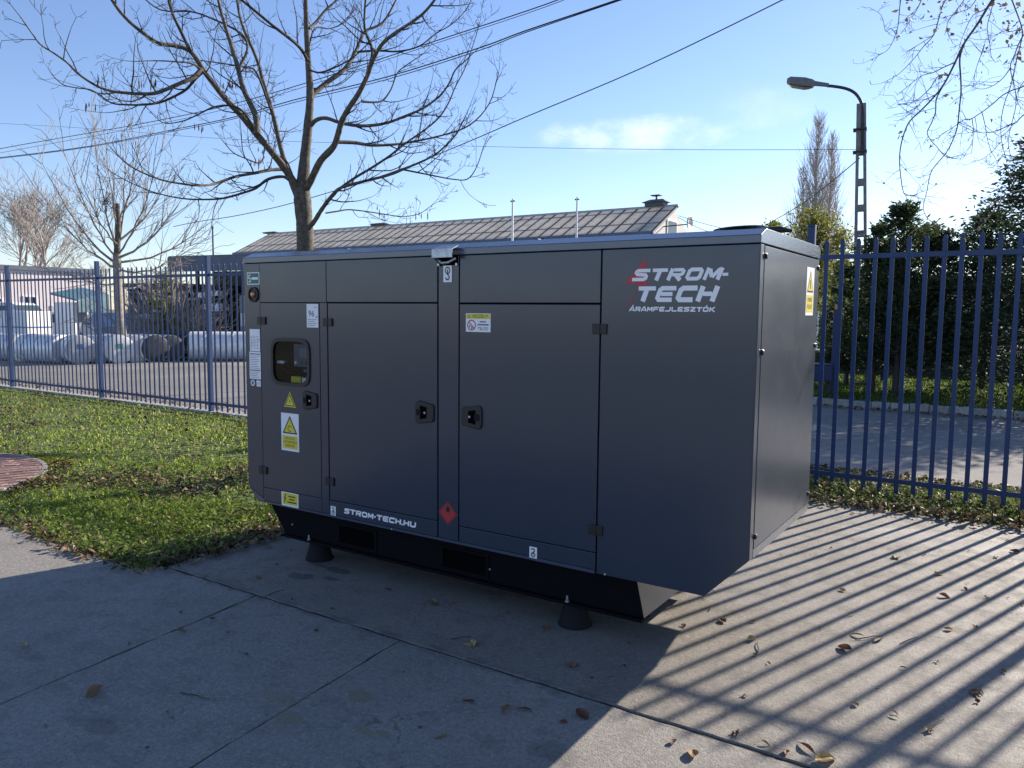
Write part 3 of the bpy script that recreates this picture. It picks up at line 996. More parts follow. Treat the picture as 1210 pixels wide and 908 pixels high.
MB().add([(hx0 + .035, yo - .001, 1.986), (hx1 + .045, yo + .012, 1.996), (hx1 + .03, -.006, 2.013), (hx0 + .05, -.006, 2.013)], [(0, 1, 2, 3)])
lg = MB().box(hx0 + .004, hx1 - .004, -.003, 0.0005, 1.900, 1.950)
lg.build('opening_shade', M['gap'], hood)  # flat dark plate painted as the shade inside the bracket
MB().tube([(hx0 + .012, -.012, 1.925), (hx0 + .05, -.032, 1.910), (hx1 - .045, -.034, 1.913), (hx1 - .012, -.012, 1.935)], .0075, 8).build('lifting_eye', M['galv'], hood, 60)
for x in (hx0 + .008, hx1 - .008):
    MB().tube([(x, -.002, 1.903), (x, -.014, 1.903)], .008, 8).build('bolt', M['galv'], hood)

# end face: screwed panel in a narrow frame, bottom rail
MB().box(3.398, 3.4035, 0.001, 0.052, 0.560, ZTOP - .004, .001).build('end_post', M['charcoal'], gen)
ep = MB().box(3.398, 3.406, 0.056, 1.103, 0.601, ZTOP - .008, .002).build('end_cover', M['charcoal'], gen)
MB().box(3.398, 3.4035, 1.107, GD - .001, 0.560, ZTOP - .004, .001).build('end_post', M['charcoal'], gen)
MB().box(3.398, 3.4045, 0.0535, 1.105, 0.556, 0.597, .001).build('end_rail', M['charcoal_sheen'], gen)
for y in (0.066, 1.090):
    for z in (0.655, 1.07, 1.483, 1.902):
        if not (abs(z - 1.07) < .01):
            MB().lathe([(0.013, 0), (0.013, 0.006), (0.008, 0.010)], (3.4055, y, z), 12, 'x').build('bolt', M['black'], ep)
# base frame with tapered ends and the rubber feet
bs = MB()
for y0, y1 in ((0.085, 0.135), (0.995, 1.045)):
    bs.prism([(0.10, 0.354), (0.265, 0.148), (2.872, 0.148), (2.825, 0.354)], y0, y1)
    bs.prism([(0.255, 0.132), (2.876, 0.132), (2.876, 0.1475), (0.255, 0.1475)], y0 - .03, y1 + .02)
base = bs.build('base_frame', M['black_metal'], gen)
MB().add([(2.828, .084, .353), (2.828, 1.046, .353), (2.876, 1.046, .1485), (2.876, .084, .1485), (2.8255, .136, .353), (2.8255, .994, .353), (2.8725, .994, .1485), (2.8725, .136, .1485)],
         [(0, 3, 2, 1), (4, 5, 6, 7), (0, 1, 5, 4), (3, 7, 6, 2)]).build('frame_end_plate', M['charcoal'], gen)
MB().add([(0.11, .136, .353), (0.11, .994, .353), (0.27, .994, .1485), (0.27, .136, .1485), (0.12, .136, .353), (0.12, .994, .353), (0.28, .994, .1485), (0.28, .136, .1485)],
         [(0, 1, 2, 3), (4, 7, 6, 5), (0, 4, 5, 1), (3, 2, 6, 7), (0, 3, 7, 4), (1, 5, 6, 2)]).build('frame_end_plate', M['black_metal'], gen)
for x in (0.78, 1.62):
    MB().box(x, x + .30, .0835, .0848, .175, .285).build('pocket_shade', M['gap'], base)  # dark plate on the frame, paints the shade of a fork opening
    for xa, xb, za, zb in ((x - .02, x + .32, .285, .300), (x - .02, x + .32, .160, .175), (x - .02, x, .175, .285), (x + .30, x + .32, .175, .285)):
        MB().box(xa, xb, .078, .0849, za, zb, .001).build('pocket_rim', M['black_metal'], base)
MB().box(0.40, 2.78, 0.25, 0.90, 0.17, 0.35).build('fuel_tank', M['black_metal'], gen)
ft0 = None
for x, y in ((0.52, 0.150), (2.455, 0.150), (0.53, 0.97), (2.46, 0.97)):
    if ft0 is None:
        ft0 = MB().lathe([(0.092, 0.0), (0.092, 0.008), (0.086, 0.014), (0.060, 0.115), (0.056, 0.131)], (0, 0, 0), 28).build('rubber_foot', M['rubber'], gen, 40)
        ft0.location = (x, y, 0.001)
        b_ = MB().lathe([(0.012, 0.148), (0.012, 0.158), (0.006, 0.159), (0.006, 0.180), (0.004, 0.182)], (0, -.090, 0), 8).build('foot_bolt', M['galv'], ft0)
    else:
        c = copy_tree(ft0, gen)
        c.location = (x, y, 0.001)
for x, z in ((2.70, 0.363), (1.30, 0.363), (0.34, 0.22), (1.95, 0.22)):
    MB().tube([(x, 0.0015 if z > .3 else .086, z), (x, -.006 if z > .3 else .078, z)], .006, 8).build('bolt', M['galv'], base)


# ---------------------------------------------------------------- print on the canopy
FONT = {  # square wide capitals: strokes on a 1 x 1 cell, (points, weight factor)
    'S': [([(1, .885), (.22, .885), (.11, .78), (.11, .68), (.22, .56), (.80, .50), (.89, .38), (.89, .22), (.78, .115), (0, .115)], 1)],
    'T': [([(0, .885), (1, .885)], 1), ([(.5, .77), (.5, 0)], 1.25)],
    'R': [([(.12, 0), (.12, 1)], 1.15), ([(.25, .885), (.80, .885), (.90, .78), (.90, .58), (.80, .47), (.25, .47)], .95), ([(.52, .40), (.90, 0)], 1.25)],
    'O': [([(.5, .885), (.22, .885), (.115, .76), (.115, .24), (.22, .115), (.78, .115), (.885, .24), (.885, .76), (.78, .885), (.5, .885)], 1.05)],
    'M': [([(.09, 0), (.09, 1)], 1.0), ([(.19, .90), (.5, .22)], 1.15), ([(.5, .22), (.81, .90)], 1.0), ([(.91, 1), (.91, 0)], 1.15)],
    'E': [([(1, .885), (.22, .885), (.115, .76), (.115, .24), (.22, .115), (.97, .115)], 1.05), ([(.24, .5), (.90, .5)], .95)],
    'C': [([(1, .885), (.24, .885), (.125, .76), (.125, .24), (.24, .115), (.97, .115)], 1.15)],
    'H': [([(.115, 0), (.115, 1)], 1.2), ([(.25, .5), (.75, .5)], 1.0), ([(.885, 0), (.885, 1)], 1.2)],
    'U': [([(.115, 1), (.115, .24), (.24, .115), (.76, .115), (.885, .24), (.885, 1)], 1.1)],
    'A': [([(.02, 0), (.44, .98)], 1.05), ([(.46, 1), (.56, 1), (.98, 0)], 1.05), ([(.34, .26), (.72, .26)], .8)],
    'F': [([(1, .885), (.22, .885), (.115, .76), (.115, 0)], 1.05), ([(.24, .47), (.88, .47)], .95)],
    'J': [([(.885, 1), (.885, .24), (.76, .115), (0, .115)], 1.05)],
    'L': [([(.115, 1), (.115, .24), (.22, .115), (1, .115)], 1.05)],
    'Z': [([(.03, .885), (.90, .885)], 1), ([(.86, .80), (.14, .2)], 1.05), ([(.06, .115), (1, .115)], 1)],
    'K': [([(.115, 0), (.115, 1)], 1.1), ([(.24, .5), (.92, 1)], 1.0), ([(.36, .52), (.95, 0)], 1.1)],
    '-': [([(.05, .5), (.95, .5)], 1.0)],
    '.': [([(.0, .12), (1.0, .12)], 1.15)],
}


def stroke(mb, pts, w, y):
    """flat ribbon with mitred corners in the x-z plane"""
    pts = [np.array(p) for p in pts]
    n_ = len(pts)
    L_, R_ = [], []
    for i in range(n_):
        if i == 0:
            d0 = d1 = pts[1] - pts[0]
        elif i == n_ - 1:
            d0 = d1 = pts[-1] - pts[-2]
        else:
            d0, d1 = pts[i] - pts[i - 1], pts[i + 1] - pts[i]
        d0, d1 = d0 / np.linalg.norm(d0), d1 / np.linalg.norm(d1)
        n0, n1 = np.array([-d0[1], d0[0]]), np.array([-d1[1], d1[0]])
        mm = n0 + n1
        mm = mm / max(.35, np.dot(mm, n0))
        L_.append(pts[i] + mm * w / 2)
        R_.append(pts[i] - mm * w / 2)
    v = [(p[0], y, p[1]) for p in L_ + R_]
    mb.add(v, [(i, n_ + i, n_ + i + 1, i + 1) for i in range(n_ - 1)])


def word(text, x0, z0, x1, h, mat, y=-0.0022, shear=0.0, weight=.23, accents=(), gap=.16, narrow='-.I', parent=gen, name='letter', x_of=None):
    tot = sum((.38 if c in '-' else .2 if c == '.' else 1.0) for c in text) + gap * (len(text) - 1)
    cell = (x1 - x0 - shear * h) / tot
    x = x0
    for idx, c in enumerate(text):
        wc = .38 if c == '-' else .2 if c == '.' else 1.0
        mb = MB()
        for si, (pts, k_) in enumerate(FONT[c]):
            pp = [(x + p[0] * wc * cell + shear * p[1] * h, z0 + p[1] * h) for p in pts]
            stroke(mb, pp, weight * h * k_, y - .00012 * si)
        if idx in accents:
            pp = [(x + .45 * cell + shear * 1.12 * h, z0 + 1.12 * h), (x + .68 * cell + shear * 1.4 * h, z0 + 1.40 * h)]
            stroke(mb, pp, weight * h * .8, y)
        mb.build(name, mat, parent)
        x += (wc + gap) * cell


# lightning flash behind the lettering
bz = lambda p: (2.769 + (p[0] - 135) * .000567, 1.907 - (p[1] - 110) * .000519)
MB().add([(x, -0.0016, z) for x, z in map(bz, [(325, 110), (135, 340), (258, 346), (262, 372), (135, 575), (215, 470), (250, 395), (345, 350), (338, 290), (328, 215)])],
         [(0, 1, 2, 9), (2, 3, 7, 8), (2, 8, 9), (3, 4, 5, 6), (3, 6, 7)]).build('lightning_emblem', M['red_print'], gen)
word('STROM', 2.806, 1.800, 3.247, .053, M['white_print'], shear=.42, weight=.30)
stroke(mbd := MB(), [(3.240, 1.823), (3.266, 1.823)], .013, -.0022)
mbd.build('letter', M['white_print'], gen)
word('TECH', 2.822, 1.704, 3.231, .068, M['white_print'], shear=.36, weight=.285)
word('ARAMFEJLESZTOK', 2.798, 1.6585, 3.214, .0205, M['white_print'], shear=.15, weight=.29, accents=(0, 12), gap=.13)
word('STROM-TECH.HU', 0.907, 0.400, 1.486, .0315, M['white_print'], shear=.12, weight=.31, gap=.12)


def text(body_, x, z, size, mat, parent, y, align='CENTER', maxw=None, plane='front', px_=0.0):
    cu = bpy.data.curves.new('text', 'FONT')
    cu.body = body_
    cu.size = size
    cu.align_x = align
    cu.align_y = 'CENTER'
    cu.resolution_u = 2
    o = bpy.data.objects.new('text', cu)
    COL.objects.link(o)
    bpy.context.view_layer.update()
    me = bpy.data.meshes.new_from_object(o.evaluated_get(bpy.context.evaluated_depsgraph_get()))
    bpy.data.objects.remove(o)
    co = np.zeros(len(me.vertices) * 3)
    me.vertices.foreach_get('co', co)
    co = co.reshape(-1, 3)
    if maxw and len(co):
        w = co[:, 0].max() - co[:, 0].min()
        if w > maxw:
            co[:, 0] *= maxw / w
    if plane == 'front':
        out = np.stack([co[:, 0] + x, np.full(len(co), y), co[:, 1] + z], 1)
    else:                                # on the end face, reading along +y
        out = np.stack([np.full(len(co), y), co[:, 0] + x, co[:, 1] + z], 1)
    me.vertices.foreach_set('co', out.ravel())
    me.materials.clear()
    me.materials.append(mat)
    me.update()
    ob = bpy.data.objects.new('lettering', me)
    return link(ob, parent)


def sticker(name, x0, x1, z0, z1, mat, y=0.0, label=None, parent=gen):
    o = MB().box(x0, x1, y - .0016, y - .0004, z0, z1).build(name, mat, parent)
    if label:
        o['label'] = label
    return o


def patch(x0, x1, z0, z1, mat, parent, y=-.0021, name='print_field'):
    return MB().add([(x0, y, z0), (x1, y, z0), (x1, y, z1), (x0, y, z1)], [(0, 1, 2, 3)]).build(name, mat, parent)


def poly(pts, mat, parent, y, name='pictogram'):
    return MB().add([(x, y, z) for x, z in pts], [tuple(range(len(pts)))]).build(name, mat, parent)


# green dealer plate and the round plug below it
s_ = sticker('maker_plate', .033, .156, 1.813, 1.893, M['white_print'], label='small green plate with a pale border')
patch(.039, .150, 1.819, 1.887, M['green_print'], s_)
stroke(mb_ := MB(), [(.070, 1.874), (.053, 1.874), (.050, 1.855), (.066, 1.855), (.066, 1.832), (.049, 1.832)], .007, -.0026)
mb_.build('pictogram', M['white_print'], s_)
patch(.080, .142, 1.845, 1.861, M['white_print'], s_, -.0026)
pl = MB().lathe([(.050, 0), (.050, .010), (.044, .012), (.040, .012), (.038, .004)], (.097, 0, 1.748), 28, 'y').build('stop_button_bezel', M['black'], gen, 40)
MB().lathe([(.020, 0), (.020, .014), (.014, .022), (.006, .023)], (.101, 0, 1.748), 16, 'y').build('stop_button', M['copper'], pl, 60)
# noise label
s_ = sticker('noise_label', .598, .700, 1.541, 1.687, M['white_print'], label='white sound power label reading 96')
text('L', .672, 1.668, .020, M['black_print'], s_, -.0021)
text('WA', .684, 1.664, .009, M['black_print'], s_, -.0021)
text('96', .640, 1.626, .054, M['black_print'], s_, -.0021)
text('dB', .686, 1.607, .018, M['black_print'], s_, -.0021)
for i in range(4):
    patch(.606, .690 - .02 * (i % 2), 1.588 - i * .012, 1.591 - i * .012, M['ink'], s_)
# data sheets on the left post
s_ = sticker('data_sheet', .047, .149, 1.374, 1.520, M['white_print'])
for i in range(9):
    for j in range(3):
        patch(.055 + j * .031, .055 + j * .031 + rnd.uniform(.012, .026), 1.470 - i * .010, 1.4735 - i * .010, M['ink'], s_)
s_ = sticker('data_sheet', .039, .152, 1.188, 1.370, M['white_print'], label='white notice sheet with two purple rules')
patch(.044, .147, 1.352, 1.358, M['violet_ink'], s_)
patch(.044, .147, 1.244, 1.250, M['violet_ink'], s_)
for i in range(8):
    patch(.047, .143 - rnd.uniform(0, .03), 1.340 - i * .0115, 1.3425 - i * .0115, M['ink'], s_)
for i in range(4):
    patch(.047, .143 - rnd.uniform(0, .03), 1.233 - i * .0115, 1.2355 - i * .0115, M['ink'], s_)
k20 = [(.068 + .021 * math.cos(t), 1.161 + .021 * math.sin(t)) for t in np.linspace(0, 2 * math.pi, 20, endpoint=False)]
s_ = plate('round_sticker', k20, -.0016, -.0004, M['white_print'], gen, 0)
poly([(.068 + .011 * math.cos(t), 1.161 + .014 * math.sin(t)) for t in np.linspace(0, 2 * math.pi, 14, endpoint=False)], M['label_blue'], s_, -.0021)
s_ = sticker('small_sticker', .107, .148, 1.140, 1.180, M['white_print'])
text('CE', .1275, 1.160, .022, M['black_print'], s_, -.0021)


def tri(cx_, zb, w, h):
    return [(cx_ - w / 2, zb), (cx_ + w / 2, zb), (cx_, zb + h)]


# yellow triangle and the tall warning below it
s_ = plate('warning_triangle', tri(.430, 1.024, .112, .100), -.0016, -.0004, M['yellow_print'], gen, 0)
poly(tri(.430, 1.030, .093, .083), M['black_print'], s_, -.0021)
poly(tri(.430, 1.036, .074, .066), M['yellow_print'], s_, -.0025)
poly([(.434, 1.082), (.423, 1.060), (.430, 1.060), (.424, 1.040), (.438, 1.066), (.431, 1.066)], M['black_print'], s_, -.0029)
s_ = sticker('warning_sticker', .343, .509, .737, .984, M['white_print'], label='tall white and yellow automatic start warning on the control door')
poly(tri(.426, .850, .140, .118), M['black_print'], s_, -.0021)
poly(tri(.426, .859, .108, .091), M['yellow_print'], s_, -.0025)
tt = np.linspace(.5, 5.4, 14)
stroke(mb_ := MB(), [(.426 + .018 * math.cos(t), .884 + .018 * math.sin(t)) for t in tt], .005, -.0029)
mb_.build('pictogram', M['black_print'], s_)
patch(.355, .497, .752, .836, M['yellow_print'], s_)
for i, w_ in enumerate(('VIGYÁZZ!', 'AUTOMATIKUS', 'INDÍTÁS!')):
    text(w_, .426, .819 - i * .024, .022, M['black_print'], s_, -.0026, maxw=.128)
# earthing label, lifting marks
s_ = sticker('earthing_label', .334, .495, .368, .4605, M['white_print'], y=-.0005, label='yellow electrical hazard label below the control door')
patch(.346, .486, .380, .4545, M['yellow_print'], s_, -.0026)
poly([(.374, .448), (.358, .418), (.367, .418), (.360, .386), (.366, .388), (.378, .425), (.369, .425), (.382, .448)], M['black_print'], s_, -.0031)
for i, w_ in enumerate((.064, .050, .086)):
    patch(.434 - w_ / 2, .434 + w_ / 2, .431 - i * .019, .439 - i * .019, M['black_print'], s_, -.0031)


def hook_mark(x0, x1, z0, z1, up=True):
    s2 = sticker('lifting_mark', x0, x1, z0, z1, M['white_print'], y=-.001)
    w, h = x1 - x0, z1 - z0
    xc = (x0 + x1) / 2
    k1 = 1 if up else -1
    zm = (z0 + z1) / 2
    ring = [(xc + .26 * w * math.cos(t), zm + k1 * .20 * h + .19 * h * math.sin(t)) for t in np.linspace(0, 2 * math.pi, 17)]
    m1 = MB()
    stroke(m1, ring, .11 * w, -.0032)
    m1.build('pictogram', M['black_print'], s2)
    hk = [(xc, zm + k1 * .26 * h), (xc, zm - k1 * .02 * h), (xc + .16 * w, zm - k1 * .13 * h), (xc + .20 * w, zm - k1 * .24 * h), (xc + .06 * w, zm - k1 * .35 * h), (xc - .14 * w, zm - k1 * .33 * h), (xc - .22 * w, zm - k1 * .22 * h)]
    m1 = MB()
    stroke(m1, hk, .12 * w, -.0036)
    m1.build('pictogram', M['black_print'], s2)


hook_mark(1.684, 1.743, 1.808, 1.898)
hook_mark(.790, .834, .371, .429, False)
hook_mark(2.259, 2.305, .367, .426, False)
# danger notice on the right door
s_ = sticker('danger_notice', 1.838, 2.000, 1.541, 1.640, M['white_print'], label='white and yellow VESZELY notice on the right service door')
patch(1.841, 1.997, 1.611, 1.637, M['yellow_print'], s_)
poly(tri(1.857, 1.615, .024, .019), M['black_print'], s_, -.0025)
poly(tri(1.857, 1.617, .016, .0125), M['yellow_print'], s_, -.0029)
text('VESZÉLY!', 1.933, 1.624, .026, M['black_print'], s_, -.0025, maxw=.112)
stroke(mb_ := MB(), [(1.876 + .026 * math.cos(t), 1.577 + .026 * math.sin(t)) for t in np.linspace(0, 2 * math.pi, 25)], .0055, -.0025)
stroke(mb_, [(1.858, 1.595), (1.894, 1.559)], .005, -.0028)
mb_.build('pictogram', M['red_print'], s_)
for dx, dz in ((-.012, -.006), (.002, -.016)):
    poly([(1.876 + dx + .004 * math.cos(t), 1.577 + dz + .007 * math.sin(t)) for t in np.linspace(0, 2 * math.pi, 9, endpoint=False)], M['black_print'], s_, -.0023)
patch(1.930, 1.970, 1.592, 1.599, M['ink'], s_, -.0025)
patch(1.916, 1.988, 1.576, 1.584, M['ink'], s_, -.0025)
text('TILOS!', 1.952, 1.558, .024, M['black_print'], s_, -.0025, maxw=.075)
# flammable diamond on the lifting column
dc = (1.717, .521)
s_ = plate('hazard_diamond', [(dc[0] - .067, dc[1]), (dc[0], dc[1] - .067), (dc[0] + .067, dc[1]), (dc[0], dc[1] + .067)], -.0012, -.0002, M['red_print'], gen, 0)
s_['label'] = 'red flammable hazard diamond'
stroke(mb_ := MB(), [(dc[0] - .059, dc[1]), (dc[0], dc[1] - .059), (dc[0] + .059, dc[1]), (dc[0], dc[1] + .059), (dc[0] - .059, dc[1])], .0025, -.0018)
mb_.build('print_border', M['black_print'], s_)
poly([(dc[0] + x, dc[1] + .004 + z) for x, z in ((-.014, .010), (-.006, 0), (.006, 0), (.014, .010), (.015, .024), (.008, .034), (.006, .028), (.001, .044), (-.008, .030), (-.010, .026), (-.015, .020))], M['black_print'], s_, -.0018)
# warning on the end face
def on_end(o, x):
    co = np.zeros(len(o.data.vertices) * 3)
    o.data.vertices.foreach_get('co', co)
    co = co.reshape(-1, 3)
    out = np.stack([x - co[:, 1], co[:, 0], co[:, 2]], 1)
    o.data.vertices.foreach_set('co', out.ravel())
    o.data.update()
    return o


s_ = on_end(sticker('warning_sticker', .840, 1.008, 1.646, 1.897, M['white_print'], label='tall yellow warning at the top of the end face'), 3.406)
on_end(poly(tri(.924, 1.766, .142, .118), M['black_print'], s_, -.0021), 3.406)
on_end(poly(tri(.924, 1.775, .110, .091), M['yellow_print'], s_, -.0025), 3.406)
on_end(poly([(.916, 1.785), (.932, 1.785), (.934, 1.83), (.914, 1.83)], M['black_print'], s_, -.0029), 3.406)
on_end(patch(.852, .996, 1.662, 1.752, M['yellow_print'], s_), 3.406)
for i, w_ in enumerate(('FORRÓ', 'FELÜLET')):
    text(w_, .924, 1.727 - i * .036, .030, M['black_print'], s_, 3.4088, maxw=.12, plane='end')

# ================================================================== THE BLUE FENCE
FY = 4.35
fence = empty('bar_fence', (0, FY, 0))
tag(fence, 'long navy blue steel bar fence running behind the generator set', 'fence')
posts = [5.54, 2.645, -0.38, -3.40, -6.45, -9.63, -12.97, -16.20]
po = MB().box(-.032, .032, -.032, .032, -0.05, 2.47, .004).box(-.034, .034, -.034, .034, 2.47, 2.485, .003).build('post', M['fence'], fence)
po.location = (posts[0], 0, 0)
for x in posts[1:]:
    c = po.copy()
    c.location = (x, 0, 0)
    link(c, fence)
br_ = MB().box(-.019, .019, -.0035, .0035, 0.035, 2.325).add(
    [(-.019, -.0035, 2.325), (.019, -.0035, 2.325), (.019, .0035, 2.325), (-.019, .0035, 2.325), (-.010, -.0035, 2.352), (.010, -.0035, 2.352), (.010, .0035, 2.352), (-.010, .0035, 2.352)],
    [(0, 1, 5, 4), (1, 2, 6, 5), (2, 3, 7, 6), (3, 0, 4, 7), (4, 5, 6, 7)])
bar0, fi = br_.build('bar', M['fence'], fence), 0
ends = [posts[0] + 2.9] + posts + [posts[-1] - 3.0]
for a_, b_ in zip(ends[:-1], ends[1:]):
    MB().box(b_ + .033, a_ - .033, -.004 - .008, -.0037, 2.162, 2.206, .002).build('rail', M['fence'], fence)
    MB().box(b_ + .033, a_ - .033, -.004 - .008, -.0037, 0.128, 0.172, .002).build('rail', M['fence'], fence)
    nb = int(round((a_ - b_) / 0.1385))
    for i in range(1, nb):
        c = bar0 if fi == 0 else bar0.copy()
        if fi:
            link(c, fence)
        fi += 1
        c.location = (a_ + (b_ - a_) * i / nb, rnd.uniform(-.002, .002), rnd.uniform(-.008, .008))
        c.rotation_euler = (rnd.uniform(-.002, .002), rnd.uniform(-.003, .003), 0)

# ================================================================== TREES
def unit(v):
    return v / (np.linalg.norm(v) + 1e-9)


def rvec(rr):
    v = np.array([rr.gauss(0, 1), rr.gauss(0, 1), rr.gauss(0, 1)])
    return unit(v)


def perp(rr, t):
    v = rvec(rr)
    return unit(v - t * np.dot(v, t))


def smooth_path(pts, n):
    """Catmull-Rom through the points"""
    P = [np.asarray(p, float) for p in pts]
    P = [2 * P[0] - P[1]] + P + [2 * P[-1] - P[-2]]
    out = []
    for i in range(1, len(P) - 2):
        for t in np.linspace(0, 1, n, endpoint=False):
            p0, p1, p2, p3 = P[i - 1:i + 3]
            out.append(.5 * (2 * p1 + (p2 - p0) * t + (2 * p0 - 5 * p1 + 4 * p2 - p3) * t * t + (3 * p1 - p0 - 3 * p2 + p3) * t ** 3))
    out.append(P[-2])
    return out


def twig(mb, rr, p, d, length, r, level, up=.5, wob=.22, kids=(3, 5), minr=.0016, sides=4, tips=None):
    """a twig that curves upward, with side twigs of its own"""
    n = max(3, int(length / (.075 if level == 0 else .05)))
    n = min(n, 9)
    pts, rads = [p], [r]
    d = unit(d)
    for i in range(n):
        d = unit(d + rvec(rr) * wob * .55 + np.array([0, 0, up * (.35 + .5 * i / n) * .45]))
        p = p + d * length / n
        pts.append(p)
        rads.append(max(minr, r * (1 - .75 * (i + 1) / n)))
    mb.tube(pts, rads, sides, cap=False)
    if tips is not None and level >= 1:
        tips.append((pts[-1], d))
    if level < 2:
        nk = rr.randint(*kids) if level == 0 else rr.randint(1, 3)
        for k_ in range(nk):
            i = rr.randint(max(1, n // 4), n)
            t = unit(pts[min(i, n)] - pts[i - 1])
            a = rr.uniform(.6, 1.15)
            dd = unit(t * math.cos(a) + perp(rr, t) * math.sin(a))
            twig(mb, rr, pts[i], dd, length * rr.uniform(.28, .5), max(minr, rads[i] * .62), level + 1, up * 1.1, wob, kids, minr, 3, tips)


# ---- the bare ash tree behind the generator set
TD = 7.7
tree = empty('bare_tree', tuple(PD(360, 300, TD) * [1, 1, 0]))
tag(tree, 'bare leafless tree with many upcurved limbs growing right behind the generator set', 'tree')
T0 = np.array(tree.location)
W2 = TD / F_PX


def limb_pts(px, d0, d1):
    n_ = len(px)
    return [PD(x, y, d0 + (d1 - d0) * i / (n_ - 1)) - T0 for i, (x, y) in enumerate(px)]


